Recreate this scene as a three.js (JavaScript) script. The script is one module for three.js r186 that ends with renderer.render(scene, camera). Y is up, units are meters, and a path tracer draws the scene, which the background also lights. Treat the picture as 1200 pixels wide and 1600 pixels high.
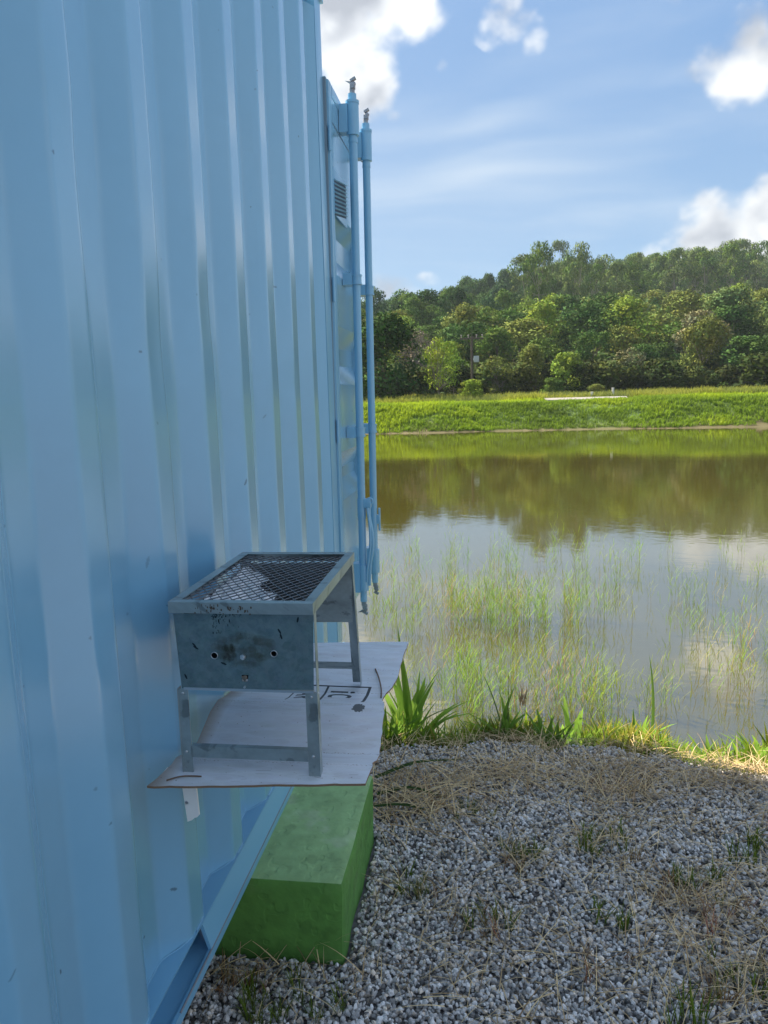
import * as THREE from 'three';
import { mergeGeometries } from 'three/addons/utils/BufferGeometryUtils.js';

// ---------------------------------------------------------------- camera, sky, sun, exposure
const R = Math.PI / 180;
const scene = new THREE.Scene();
const camera = new THREE.PerspectiveCamera(69.4, 0.75, 0.05, 2500);
camera.rotation.order = 'YXZ';
camera.rotation.set(-9 * R, 7.8 * R, -1.5 * R);
camera.position.set(0.638, 1.503, 0);
scene.add(camera);
const EXPOSURE = 3.1, SUN_AZ = -57 * R, SUN_EL = 50 * R;      // azimuth from straight along the container, positive to the right
const sunDir = new THREE.Vector3(Math.sin(SUN_AZ) * Math.cos(SUN_EL), Math.sin(SUN_EL), -Math.cos(SUN_AZ) * Math.cos(SUN_EL));
const sun = new THREE.DirectionalLight(new THREE.Color().setRGB(1, 0.9, 0.74), 4.3);
sun.position.copy(sunDir).multiplyScalar(120).add(new THREE.Vector3(10, 0, -30));
sun.target.position.set(10, 0, -30);
sun.castShadow = true;
sun.shadow.mapSize.set(4096, 4096);
Object.assign(sun.shadow.camera, { left: -90, right: 90, top: 90, bottom: -90, near: 1, far: 400 });
scene.add(sun, sun.target);
const renderer = new THREE.WebGLRenderer({ antialias: true });
renderer.toneMapping = THREE.LinearToneMapping;
renderer.toneMappingExposure = EXPOSURE;
renderer.shadowMap.enabled = true;

scene.fog = new THREE.FogExp2(new THREE.Color().setRGB(.78, .88, 1.0), .0004);

// ---------------------------------------------------------------- random numbers and noise
function rng(seed) { let a = seed >>> 0; return () => { a = (a + 0x6D2B79F5) >>> 0; let t = a; t = Math.imul(t ^ (t >>> 15), t | 1); t ^= t + Math.imul(t ^ (t >>> 7), t | 61); return ((t ^ (t >>> 14)) >>> 0) / 4294967296; }; }
const P = new Uint8Array(512); { const r = rng(7), p = [...Array(256).keys()]; for (let i = 255; i > 0; i--) { const j = Math.floor(r() * (i + 1)); [p[i], p[j]] = [p[j], p[i]]; } for (let i = 0; i < 512; i++) P[i] = p[i & 255]; }
const VAL = new Float32Array(256); { const r = rng(11); for (let i = 0; i < 256; i++) VAL[i] = r(); }
function noise(x, y, z) {                                                     // value noise, 0..1
  const xi = Math.floor(x), yi = Math.floor(y), zi = Math.floor(z); let u = x - xi, v = y - yi, w = z - zi;
  u = u * u * (3 - 2 * u); v = v * v * (3 - 2 * v); w = w * w * (3 - 2 * w);
  const X = xi & 255, Y = yi & 255, Z = zi & 255, A = P[X] + Y, B = P[X + 1] + Y;
  const a0 = P[A & 255] + Z, a1 = P[(A + 1) & 255] + Z, b0 = P[B & 255] + Z, b1 = P[(B + 1) & 255] + Z;
  const l = (p, q, t) => p + (q - p) * t;
  return l(l(l(VAL[P[a0]], VAL[P[b0]], u), l(VAL[P[a1]], VAL[P[b1]], u), v), l(l(VAL[P[a0 + 1]], VAL[P[b0 + 1]], u), l(VAL[P[a1 + 1]], VAL[P[b1 + 1]], u), v), w);
}
function fbm(x, y, z, o) { let s = 0, a = 0.5, n = 0; for (let i = 0; i < o; i++) { s += a * noise(x, y, z); n += a; a *= 0.5; x = x * 2.03 + 13.1; y = y * 2.03 + 7.7; z = z * 2.03 + 3.3; } return s / n; }
const clamp = (x, a = 0, b = 1) => Math.min(b, Math.max(a, x));
const smooth = (a, b, x) => { const t = clamp((x - a) / (b - a)); return t * t * (3 - 2 * t); };
const lerp = (a, b, t) => a + (b - a) * t;
function table(t, x) { if (x <= t[0][0]) return t[0][1]; for (let i = 1; i < t.length; i++) if (x <= t[i][0]) return lerp(t[i - 1][1], t[i][1], (x - t[i - 1][0]) / (t[i][0] - t[i - 1][0])); return t[t.length - 1][1]; }

// ---------------------------------------------------------------- sky: clear air, high cirrus and cumulus
{
  const W = 4096, H = 2048, d = new Float32Array(W * H * 4);
  // cumulus the eye sees here: azimuth, elevation, radii, weight (degrees)
  const C = [[-10.5, 25.5, 5.2, 3.2, 1.1], [-8.6, 21.5, 2.6, 3.0, 0.8], [-5.2, 25, 2.6, 1.6, .75], [2.2, 24.8, 2.6, 1.9, .8], [3.6, 23.2, 1.0, 1.1, .6], [17.5, 20.8, 3.0, 2.6, 1.15], [14.3, 19.9, 1.6, .9, .6], [13.2, 24, 1.7, 1.0, .55],
    [15.6, 10.2, 3.2, 3.0, 1.2], [19.2, 10.8, 2.8, 3.0, 1.15], [12.8, 8.8, 1.8, 1.4, .7], [-2.9, 21.9, .6, .5, .62], [-6.1, 19, 1.0, .5, .64], [13.5, 15.1, 1.2, .5, .66], [12.6, 16.2, 1.1, .5, .6], [-1.0, 19.4, 1.0, .5, .6], [-7.4, 7.6, 2.8, 1.0, .62], [-3.9, 8.4, 1.2, .6, .6]];
  const low = [0.42, 0.47, 0.48];
  for (let j = 0; j < H; j++) {
    const el = ((j + 0.5) / H - 0.5) * Math.PI, y = Math.sin(el), ce = Math.cos(el), elD = el / R;
    for (let i = 0; i < W; i++) {
      const o = (j * W + i) * 4; d[o + 3] = 1;
      if (y <= 0) { d[o] = low[0] * .25; d[o + 1] = low[1] * .27; d[o + 2] = low[2] * .22; continue; }
      const th = ((i + 0.5) / W - 0.5) * 2 * Math.PI, x = Math.cos(th) * ce, z = Math.sin(th) * ce;
      const cs = x * sunDir.x + y * sunDir.y + z * sunDir.z;
      const h = Math.exp(-y * 4.2), g = Math.pow(clamp(cs * .5 + .5), 6);
      let r = 0.042 + 0.150 * h + 0.10 * g, gg = 0.100 + 0.168 * h + 0.10 * g, b = 0.215 + 0.108 * h + 0.09 * g;
      // cirrus veils
      const u = x / (y + 0.12), v = z / (y + 0.12), warp = fbm(u * .7, v * .7, 5, 3) * 2.2;
      const ci = smooth(.40, .76, fbm(u * .55 + warp, v * 1.25 - warp * .6, 1.5, 6)) * .8 * smooth(.02, .12, y);
      r = lerp(r, .25, ci); gg = lerp(gg, .285, ci); b = lerp(b, .32, ci);
      // cumulus
      const az = Math.atan2(x, -z) / R;
      let m = 0;
      if (az > -24 && az < 26 && elD < 32) { for (const c of C) { const da = (az - c[0]) / c[2], de = (elD - c[1]) / c[3], q = da * da + de * de; if (q < 4) m = Math.max(m, c[4] * (1 - q * .5)); } }
      let open = Math.max(smooth(21, 29, Math.abs(az - 5)), smooth(27, 36, elD));
      if (open > 0) m = Math.max(m, open * (1.5 * fbm(u * .8 + 9, v * .8, 3, 3) - .3));
      if (m > 0) {
        const k = 15, n = fbm(x * k, y * k * 1.25, z * k, 7), den = m * 1.15 + (n - .5) * 3.1 - .42;
        if (den > 0) {
          const e = .035, n2 = fbm((x + sunDir.x * e) * k, (y + sunDir.y * e + e * .5) * k * 1.25, (z + sunDir.z * e) * k, 4);
          const lit = clamp(.74 + (n - n2) * 3.6 - smooth(.35, 1.15, den) * .85), a = smooth(0, .75, den);
          const L = lerp(.165, .335, lit) * (1 + .3 * g);
          r = lerp(r, L * .98, a); gg = lerp(gg, L * lerp(1.06, 1, lit), a); b = lerp(b, lerp(L * 1.19, L * 1.0, lit), a);
        }
      }
      d[o] = r; d[o + 1] = gg; d[o + 2] = b;
    }
  }
  const t = new THREE.DataTexture(d, W, H, THREE.RGBAFormat, THREE.FloatType);
  t.mapping = THREE.EquirectangularReflectionMapping; t.magFilter = t.minFilter = THREE.LinearFilter; t.needsUpdate = true;
  scene.background = t; scene.environment = t;
}

// ---------------------------------------------------------------- helpers
const used = {};
function numbered(n) { used[n] = (used[n] ?? -1) + 1; return used[n] ? n + '_' + String(used[n]).padStart(3, '0') : n; }
function tag(o, label, category, group, kind) { if (label) o.userData.label = label; if (category) o.userData.category = category; if (group) o.userData.group = group; if (kind) o.userData.kind = kind; return o; }
function shade(o) { o.castShadow = o.receiveShadow = true; return o; }
function mesh(name, geo, mat, parent) { const m = shade(new THREE.Mesh(geo, mat)); m.name = parent && parent !== scene ? name : numbered(name); (parent || scene).add(m); return m; }
function thing(name, pos, label, category, group) { const g = new THREE.Group(); g.name = numbered(name); g.position.set(...pos); scene.add(g); return tag(g, label, category, group); }
const box = (x0, x1, y0, y1, z0, z1) => new THREE.BoxGeometry(Math.abs(x1 - x0), Math.abs(y1 - y0), Math.abs(z1 - z0)).translate((x0 + x1) / 2, (y0 + y1) / 2, (z0 + z1) / 2);
function roundBox(w, h, d, r, n = [6, 4, 6], jit = 0, seed = 0) {
  const g = new THREE.BoxGeometry(w, h, d, ...n), p = g.attributes.position, c = new THREE.Vector3(), q = new THREE.Vector3();
  for (let i = 0; i < p.count; i++) {
    q.fromBufferAttribute(p, i);
    c.set(clamp(q.x, -w / 2 + r, w / 2 - r), clamp(q.y, -h / 2 + r, h / 2 - r), clamp(q.z, -d / 2 + r, d / 2 - r));
    const v = q.clone().sub(c); if (v.lengthSq() > 0) v.setLength(r); q.copy(c).add(v);
    if (jit) { const k = jit * (fbm(q.x * 9 + seed, q.y * 9, q.z * 9, 3) - .5) * 2; q.addScaledVector(v.lengthSq() ? v.normalize() : q.clone().normalize(), k); }
    p.setXYZ(i, q.x, q.y, q.z);
  }
  g.computeVertexNormals(); return g;
}
function cyl(r0, r1, y0, y1, x, z, n = 16) { return new THREE.CylinderGeometry(r1, r0, y1 - y0, n).translate(x, (y0 + y1) / 2, z); }
function tube(pts, r, n = 10, seg = 40) { return new THREE.TubeGeometry(new THREE.CatmullRomCurve3(pts.map(p => new THREE.Vector3(...p))), seg, r, n); }
function limb(a, b, r0, r1, n = 6) {                                           // tapered limb between two points
  const A = new THREE.Vector3(...a), B = new THREE.Vector3(...b), d = B.clone().sub(A), g = new THREE.CylinderGeometry(r1, r0, d.length(), n, 1, true);
  g.applyQuaternion(new THREE.Quaternion().setFromUnitVectors(new THREE.Vector3(0, 1, 0), d.clone().normalize())); g.translate(...A.add(B).multiplyScalar(.5).toArray()); return g;
}
const rgb = (r, g, b) => new THREE.Color().setRGB(r, g, b);
const std = (r, g, b, rough = .8, o = {}) => new THREE.MeshPhysicalMaterial({ color: rgb(r, g, b), roughness: rough, ...o });
function tex(w, h, fn, srgb = false) {                                          // fn(u, v) -> [r, g, b] linear if not srgb
  const d = new Uint8Array(w * h * 4);
  for (let j = 0; j < h; j++) for (let i = 0; i < w; i++) { const c = fn((i + .5) / w, (j + .5) / h), o = (j * w + i) * 4; d[o] = clamp(c[0]) * 255; d[o + 1] = clamp(c[1]) * 255; d[o + 2] = clamp(c[2]) * 255; d[o + 3] = 255; }
  const t = new THREE.DataTexture(d, w, h); t.wrapS = t.wrapT = THREE.RepeatWrapping; t.magFilter = THREE.LinearFilter; t.minFilter = THREE.LinearMipmapLinearFilter; t.generateMipmaps = true; if (srgb) t.colorSpace = THREE.SRGBColorSpace; t.needsUpdate = true; return t;
}
function uvBy(g, fn) { const p = g.attributes.position, u = new Float32Array(p.count * 2); for (let i = 0; i < p.count; i++) { const q = fn(p.getX(i), p.getY(i), p.getZ(i)); u[2 * i] = q[0]; u[2 * i + 1] = q[1]; } g.setAttribute('uv', new THREE.BufferAttribute(u, 2)); return g; }
function merge(list) { return mergeGeometries(list.map(g => { g = g.index ? g.toNonIndexed() : g; for (const k of Object.keys(g.attributes)) if (!['position', 'normal', 'uv'].includes(k)) g.deleteAttribute(k); if (!g.attributes.uv) uvBy(g, (x, y) => [x, y]); return g; })); }
class Acc {                                                                     // collects faces with normals and colours
  constructor() { this.p = []; this.n = []; this.c = []; this.i = []; }
  v(p, n, c) { this.p.push(p[0], p[1], p[2]); this.n.push(n[0], n[1], n[2]); this.c.push(c[0], c[1], c[2]); return this.p.length / 3 - 1; }
  tri(a, b, c) { this.i.push(a, b, c); }
  geo() { const g = new THREE.BufferGeometry(); g.setAttribute('position', new THREE.Float32BufferAttribute(this.p, 3)); g.setAttribute('normal', new THREE.Float32BufferAttribute(this.n, 3)); g.setAttribute('color', new THREE.Float32BufferAttribute(this.c, 3)); g.setIndex(this.i); return g; }
}
// a bent leaf blade from a base point: direction azimuth a, start lean l0 and end lean l1 (from vertical)
function blade(acc, b, a, len, w, l0, l1, c0, c1, seg = 5, fold = 0, shape = 1) {
  let x = b[0], y = b[1], z = b[2]; const sx = -Math.sin(a), sz = Math.cos(a); let last = null;
  for (let k = 0; k <= seg; k++) {
    const t = k / seg, l = lerp(l0, l1, t), s = shape === 1 ? (1 - t * t * t) * (.55 + .45 * Math.min(1, t * 4)) : (1 - t) * .9 + .1, ww = w * .5 * Math.max(s, .02);
    const nx = -Math.cos(l) * Math.cos(a), ny = Math.sin(l), nz = -Math.cos(l) * Math.sin(a), c = [0, 1, 2].map(q => lerp(c0[q], c1[q], t));
    const f = fold * ww;
    const A = acc.v([x - sx * ww - nx * f, y - ny * f, z - sz * ww - nz * f].map((q, i) => q + [nx, ny, nz][i] * f * 2), [nx + sx * fold * .8, ny, nz + sz * fold * .8], c), M = fold ? acc.v([x, y, z], [nx, ny, nz], c) : 0, B = acc.v([x + sx * ww + nx * f, y + ny * f, z + sz * ww + nz * f], [nx - sx * fold * .8, ny, nz - sz * fold * .8], c);
    if (last) { if (fold) { acc.tri(last[0], last[1], M); acc.tri(last[0], M, A); acc.tri(last[1], last[2], B); acc.tri(last[1], B, M); } else { acc.tri(last[0], last[2], B); acc.tri(last[0], B, A); } }
    last = [A, M, B];
    x += Math.sin(l) * Math.cos(a) * len / seg; y += Math.cos(l) * len / seg; z += Math.sin(l) * Math.sin(a) * len / seg;
  }
}
const leafMat = (r, g, b, tr = .3) => new THREE.MeshPhysicalMaterial({ color: rgb(r, g, b), roughness: .9, specularIntensity: .12, transmission: tr, thickness: 0, vertexColors: true, side: THREE.DoubleSide });

// ---------------------------------------------------------------- terrain
const WATER = -0.3;
function shore(x) { return -3.12 + .1 * Math.sin(x * 1.7) + .07 * Math.sin(x * 4.1 + 1) + .16 * (noise(x * 3.3, 0, 2) - .5) + .09 * (noise(x * 11, 4, 2) - .5); }
function groundY(x, z) {                                                        // near side, pond bed
  const s = shore(x) - z; let y = .012 * (fbm(x * 3, 0, z * 3, 3) - .5);
  y -= .32 * smooth(-.18, .5, s) + .55 * smooth(.4, 5, s);
  y += 2.2 * smooth(45, 70, Math.abs(x - 10)) * smooth(0, 8, s);
  return y;
}
function farY(x, z) {
  const d = -z, w = 34.7 + .35 * Math.sin(x * .35) + .15 * Math.sin(x * 1.3);
  let y = -.9 + .605 * smooth(w - 2.5, w, d) + (1.12 + .16 * noise(x * .6, d * .6, 1)) * smooth(w - .15, w + 2.9, d);
  y += .012 * Math.max(0, d - 40) + .08 * (fbm(x * .3, d * .3, 4, 3) - .5);
  const ridge = 205 + 40 * smooth(18, -18, x) + 12 * Math.sin(x * .04), up = .094 + .03 * smooth(-5, 60, x);
  const q = Math.max(0, d - 58); y += up * (Math.min(q, ridge - 58) + 0) * smooth(0, 16, q);
  if (d > ridge) y -= (d - ridge) * .12;
  y += 3 * (fbm(x * .03, d * .03, 8, 3) - .5) * smooth(60, 110, d);
  return y;
}
function sheet(x0, x1, z0, z1, nx, nz, fn, colour, gx = 1, gz = 1) {            // gx, gz > 1 pack rows towards the start
  const p = [], c = [], uv = [], idx = [];
  for (let j = 0; j <= nz; j++) for (let i = 0; i <= nx; i++) {
    const u = i / nx * 2 - 1, x = lerp(x0, x1, (Math.sign(u) * Math.pow(Math.abs(u), gx) + 1) / 2), z = lerp(z0, z1, Math.pow(j / nz, gz));
    p.push(x, fn(x, z), z); uv.push(x, -z); c.push(...colour(x, z)); if (i < nx && j < nz) { const a = j * (nx + 1) + i; idx.push(a, a + 1, a + nx + 2, a, a + nx + 2, a + nx + 1); }
  }
  const g = new THREE.BufferGeometry(); g.setAttribute('position', new THREE.Float32BufferAttribute(p, 3)); g.setAttribute('uv', new THREE.Float32BufferAttribute(uv, 2)); g.setAttribute('color', new THREE.Float32BufferAttribute(c, 3)); g.setIndex(idx); g.computeVertexNormals();
  if (g.attributes.normal.getY(0) < 0) { const a = g.index.array; for (let k = 0; k < a.length; k += 3) { const t = a[k]; a[k] = a[k + 1]; a[k + 1] = t; } g.computeVertexNormals(); }
  return g;
}
const grit = tex(512, 512, (u, v) => { const a = fbm(u * 60, v * 60, 3, 3), b = fbm(u * 8, v * 8, 9, 3); const q = .35 + .8 * (a - .2) * (.6 + b * .6); return [q, q, q]; });
const earth = new THREE.MeshStandardMaterial({ vertexColors: true, roughness: .95, map: grit, bumpMap: grit, bumpScale: .01 });
const soil = (x, z) => { const s = shore(x) - z, k = fbm(x * 2.5, 1, z * 2.5, 3), g = smooth(-.35, .0, s); return [lerp(.26, .20, g) * (.8 + .4 * k), lerp(.245, .155, g) * (.8 + .4 * k), lerp(.24, .08, g) * (.8 + .4 * k)]; };
{ // finer rows near the camera
  const rows = []; for (let z = 400; z > 10; z *= .7) rows.push(z); for (let z = 8; z > 1; z -= 1) rows.push(z); for (let z = .8; z > -4.6; z -= .06) rows.push(z); for (let z = -4.8; z > -34.6; z -= 1) rows.push(z); rows.push(-34.6);
  const cols = []; for (let x = -260; x < -12; x += 20) cols.push(x); for (let x = -10; x < -1; x += 1) cols.push(x); for (let x = -1; x < 4; x += .06) cols.push(x); for (let x = 4; x < 16; x += 1) cols.push(x); for (let x = 20; x <= 300; x += 20) cols.push(x);
  const p = [], c = [], uv = [], idx = [], n = cols.length;
  rows.forEach((z, j) => cols.forEach((x, i) => { p.push(x, groundY(x, Math.min(z, 8)), z); uv.push(x, -z); c.push(...soil(x, z)); if (i < n - 1 && j < rows.length - 1) { const a = j * n + i; idx.push(a, a + 1, a + n + 1, a, a + n + 1, a + n); } }));
  const g = new THREE.BufferGeometry(); g.setAttribute('position', new THREE.Float32BufferAttribute(p, 3)); g.setAttribute('uv', new THREE.Float32BufferAttribute(uv, 2)); g.setAttribute('color', new THREE.Float32BufferAttribute(c, 3)); g.setIndex(idx); g.computeVertexNormals();
  tag(mesh('ground', g, earth), 'bare ground and pond bank under the gravel', null, null, 'structure');
}
const hill = mesh('hillside', sheet(-260, 300, -31.9, -420, 160, 150, farY, (x, z) => { const d = -z, k = fbm(x * .5, 2, z * .5, 3), f = smooth(46, 60, d); const m = smooth(35.8, 35.0, d) * .95; return [lerp(lerp(.085, .035, f), .105, m) * (.7 + .6 * k), lerp(lerp(.14, .05, f), .085, m) * (.7 + .6 * k), lerp(lerp(.03, .018, f), .035, m) * (.7 + .6 * k)]; }, 1.6, 1.8), new THREE.MeshStandardMaterial({ vertexColors: true, roughness: 1 }));
tag(hill, 'grassy far bank rising into the wooded hillside', null, null, 'structure');

// pond
const ripple = tex(512, 512, (u, v) => { const q = (f, s) => { const a = u * f, b = v * f, w = smooth(0, 1, u), t = smooth(0, 1, v); const n = (x, y) => fbm(x, y, s, 3); return lerp(lerp(n(a, b), n(a - f, b), w), lerp(n(a, b - f), n(a - f, b - f), w), t); }; const s = q(14, 2) * .6 + q(34, 5) * .4; return [s, s, s]; });
const water = new THREE.MeshPhysicalMaterial({ color: rgb(.062, .053, .009), roughness: .03, clearcoat: .45, clearcoatRoughness: .05, ior: 2.9, bumpMap: ripple, bumpScale: .0015 });
{ const g = new THREE.PlaneGeometry(150, 34, 1, 1).rotateX(-Math.PI / 2).translate(10, WATER, -19.6); uvBy(g, (x, y, z) => [x / 2.4, -z / 1.3]); tag(mesh('pond', g, water), 'still olive green pond reflecting the hill and sky', null, null, 'structure'); }
// pale concrete strip on the bank
{ const g = new THREE.BoxGeometry(4.2, .06, .6, 8, 1, 1); g.rotateX(.17).translate(5.9, farY(5.9, -40) + .12, -40); tag(mesh('path', g, std(.27, .25, .225, .9)), 'pale concrete strip lying in the grass of the far bank', null, null, 'structure'); }

// ---------------------------------------------------------------- shipping container
const dings = tex(1024, 1024, (() => { const r = rng(5), s = []; for (let i = 0; i < 90; i++) s.push([r(), r(), .0006 + r() * .0009, (r() - .5) * 3, .2 + r() * .4, 1 + r() * r() * 5]); return (u, v) => { let k = .955 + .09 * (fbm(u * 5, v * 5, 1, 4) - .5) + .03 * (fbm(u * 90, v * 90, 1, 2) - .5); for (const q of s) { const a = u - q[0], b = v - q[1]; if (Math.abs(a) < .02 && Math.abs(b) < .02) { const c = Math.cos(q[3]), n = Math.sin(q[3]), e = (a * c + b * n) / q[5], f = -a * n + b * c; if (e * e + f * f < q[2] * q[2]) k *= 1 - q[4]; } } return [k, k, k]; }; })());
const orange = tex(256, 256, (u, v) => { const n = fbm(u * 40, v * 40, 4, 3) * .6 + .4 * fbm(u * 9, v * 9, 7, 2); return [n, n, n]; });
const bluePaint = new THREE.MeshPhysicalMaterial({ color: rgb(.215, .475, .68), map: dings, roughness: .27, bumpMap: orange, bumpScale: .0003, ior: 1.6, clearcoat: 1, clearcoatRoughness: .18 });
const bluePlain = new THREE.MeshPhysicalMaterial({ color: rgb(.205, .46, .66), roughness: .3, ior: 1.58, clearcoat: .6, clearcoatRoughness: .2, bumpMap: orange, bumpScale: .0004 });
const rustSteel = std(.19, .17, .155, .8, { metalness: .2 });
const darkRubber = std(.03, .035, .04, .8);
{
  const base = [0, .25, -1.5], C = thing('shipping_container', base, 'light blue corrugated steel shipping container with open door, resting on a green block', 'shipping container');
  const T = g => g.translate(-base[0], -base[1], -base[2]);
  const part = (n, g, m, p = C) => mesh(n, p === C ? T(g) : g, m, p);
  // corrugated side: crest from -1.10 - .281 k, .072 long
  const PER = .281, prof = [];
  { const depth = z => { let t = (((-z - 1.10) % PER) + PER) % PER; if (t < .072) return 0; t -= .072; if (t < .068) return t / .068; if (t < .141) return 1; return 1 - (t - .141) / .068; };
    for (let z = 2.85; z >= -2.861; z -= .0052) { let s = 0; for (let k = -4; k <= 4; k++) s += depth(z + k * .0016) / 9; prof.push([-.040 * s, z]); } }
  { const ny = 70, y0 = .338, y1 = 2.99, p = [], uv = [], idx = [], n = prof.length;
    for (let j = 0; j <= ny; j++) { const y = lerp(y0, y1, j / ny); for (const [x, z] of prof) { const amp = smooth(0, .25, y - y0) * smooth(0, .2, y1 - y);
      let dx = amp * (.008 * (fbm(y * .9, z * 1.5, 3, 3) - .5) + .003 * (fbm(y * 4, z * 5, 8, 2) - .5));
      for (const q of [[1.72, -1.72, .05, .004], [1.6, -1.43, .07, .006], [1.55, -2.5, .03, .003], [1.32, -2.76, .03, .004], [1.9, -1.2, .12, .004], [2.0, -1.16, .05, -.004], [.95, -2.05, .09, .004]]) { const e = (y - q[0]) / q[2] / 1.6, f = (z - q[1]) / q[2]; dx -= q[3] * Math.exp(-e * e - f * f); }
      p.push(x + dx, y, z); uv.push(z / 2.2, y / 2.2); } }
    for (let j = 0; j < ny; j++) for (let i = 0; i < n - 1; i++) { const a = j * n + i; idx.push(a, a + n + 1, a + 1, a, a + n, a + n + 1); }
    const g = new THREE.BufferGeometry(); g.setAttribute('position', new THREE.Float32BufferAttribute(p, 3)); g.setAttribute('uv', new THREE.Float32BufferAttribute(uv, 2)); g.setIndex(idx); g.computeVertexNormals(); part('side_panel', g, bluePaint); }
  // the slope between the last recess and the post
  part('side_panel', new THREE.ExtrudeGeometry(new THREE.Shape([[-.003, 2.861], [-.037, 2.915], [-.037, 3.01], [-.004, 3.064], [-.02, 3.064], [-.05, 3.01], [-.05, 2.915], [-.02, 2.861]].map(q => new THREE.Vector2(...q))), { depth: 2.652, bevelEnabled: false }).rotateX(-Math.PI / 2).translate(0, .338, 0), bluePlain);
  // corner post, posts and frame
  part('corner_post', roundBox(.15, 2.66, .118, .012, [4, 2, 4]).translate(-.073, 1.735, -3.125), bluePlain);
  for (const y of [.327, 3.12]) { const s = new THREE.Shape(); s.moveTo(-.089, -.059); s.lineTo(.089, -.059); s.lineTo(.089, .059); s.lineTo(-.089, .059); s.closePath(); const h = new THREE.Path(); h.absellipse(0, 0, .04, .025, 0, Math.PI * 2, true); s.holes.push(h);
    part('corner_casting', new THREE.ExtrudeGeometry(s, { depth: .01, bevelEnabled: true, bevelSize: .004, bevelThickness: .004, bevelSegments: 2 }).rotateY(Math.PI / 2).translate(-.005, y, -3.1), bluePlain); }
  // bottom rail: upright web with a pocket cut, lip below, and the shelf on which the sheet stands
  const along = (pts, z0, z1) => new THREE.ExtrudeGeometry(new THREE.Shape(pts.map(q => new THREE.Vector2(...q))), { depth: z1 - z0, bevelEnabled: false }).translate(0, 0, z0);
  const web = [[-.004, .3345], [.005, .3345], [.0225, .273], [.0225, .25], [-.07, .25], [-.07, .2585], [.0145, .2585], [.0145, .272]], lip = [[.0145, .273], [.0225, .273], [.0225, .25], [-.07, .25], [-.07, .2585], [.0145, .2585]];
  part('bottom_rail', merge([along(web, -3.01, -1.43), along(lip, -1.43, -.86), along(web, -.86, 2.9), box(-.06, .0045, .3348, .338, -3.01, 2.9), box(-.062, -.052, .2585, .3345, -1.55, -.8)]), bluePlain);
  part('rail_edge', new THREE.CylinderGeometry(.0022, .0022, 1.75, 6).rotateX(Math.PI / 2).translate(.0218, .2728, -2.13), std(.24, .25, .27, .8));
  // weld beads and swept lips where the recesses meet the shelf
  for (let k = -2; k < 6; k++) { const z0 = -1.172 - .281 * k, z1 = z0 - .209; part('weld_bead', tube([[.001, .3392, z0 + .05], [-.001, .3392, z0 + .006], [-.016, .3392, z0 - .028], [-.038, .3392, z0 - .068], [-.0395, .3392, z0 - .1], [-.038, .3392, z0 - .141], [-.016, .3392, z1 + .032], [.001, .3392, z1 - .005]], .0018, 7, 50), bluePlain); }
  part('top_rail', box(-.06, .006, 2.99, 3.09, -3.01, 2.9), bluePlain);
  // rest of the box
  part('roof', box(-2.43, -.061, 3.07, 3.085, -3.18, 2.9), bluePlain);
  part('far_side', box(-2.44, -2.40, .26, 3.06, -3.18, 2.9), bluePlain);
  part('front_end', box(-2.39, -.04, .26, 3.05, 2.86, 2.9), bluePlain);
  part('floor', box(-2.39, -.075, .27, .33, -3.18, 2.85), std(.2, .13, .08, .7));
  part('door_header', box(-2.39, -.15, 2.85, 3.05, -3.18, -3.10), bluePlain);
  part('door_sill', box(-2.39, -.15, .262, .40, -3.18, -3.10), bluePlain);
  // the open door, hinged at the post and standing in line with the side
  const D = new THREE.Group(); D.name = 'door'; D.position.set(0, .5 - base[1], -3.187 - base[2]); D.rotation.set(0, -.006, -.0075); C.add(D);
  const dl = .675;                                                               // door runs from z = 0 to -dl in its own axes, outside face at x = 0
  { const bands = [[1.655, .27], [1.18, .25], [.645, .22]];                         // horizontal corrugations of the door
    const prof2 = [[0, 0]]; const pr = []; for (const [y, h] of [...bands].reverse()) { pr.push([y - h / 2, 0], [y - h / 2 + .085, -.038], [y + h / 2 - .085, -.038], [y + h / 2, 0]); } prof2.push(...pr, [2.28, 0]);
    const s = new THREE.Shape(); s.moveTo(0, 0); for (const [y, x] of prof2.slice(1)) s.lineTo(x, y); s.lineTo(-.05, 2.28); s.lineTo(-.05, 0); s.closePath();
    const g = new THREE.ExtrudeGeometry(s, { depth: dl - .14, bevelEnabled: false }); g.translate(0, 0, -dl + .07); uvBy(g, (x, y, z) => [z / 2, y / 2]); mesh('door_panel', g, bluePaint, D);
    for (const z of [-.035, -dl + .035]) mesh('door_stile', roundBox(.056, 2.28, .0695, .008, [3, 2, 3]).translate(-.024, 1.14, z), bluePlain, D);
    mesh('door_rail', roundBox(.054, .06, dl - .14, .006).translate(-.0235, .03, -dl / 2), bluePlain, D); mesh('door_rail', roundBox(.054, .05, dl - .14, .006).translate(-.0235, 2.255, -dl / 2), bluePlain, D);
   
    mesh('door_gasket', merge([box(-.045, -.008, 0, 2.28, .0005, .012), box(-.03, -.012, -.012, 2.29, -dl - .012, -dl), box(-.03, -.012, 2.2805, 2.292, -dl, -.01)]), std(.2, .28, .34, .7), D);
    // louvred vent plate
    const vl = []; for (let k = 0; k < 9; k++) vl.push(new THREE.BoxGeometry(.007, .005, .27).rotateZ(-.6).rotateX(.16).translate(.006, 1.795 + k * .0165, -.19)); for (let k = 0; k < 9; k++) vl.push(new THREE.BoxGeometry(.002, .0075, .26).rotateX(.16).translate(.0035, 1.787 + k * .0165, -.19));
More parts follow.
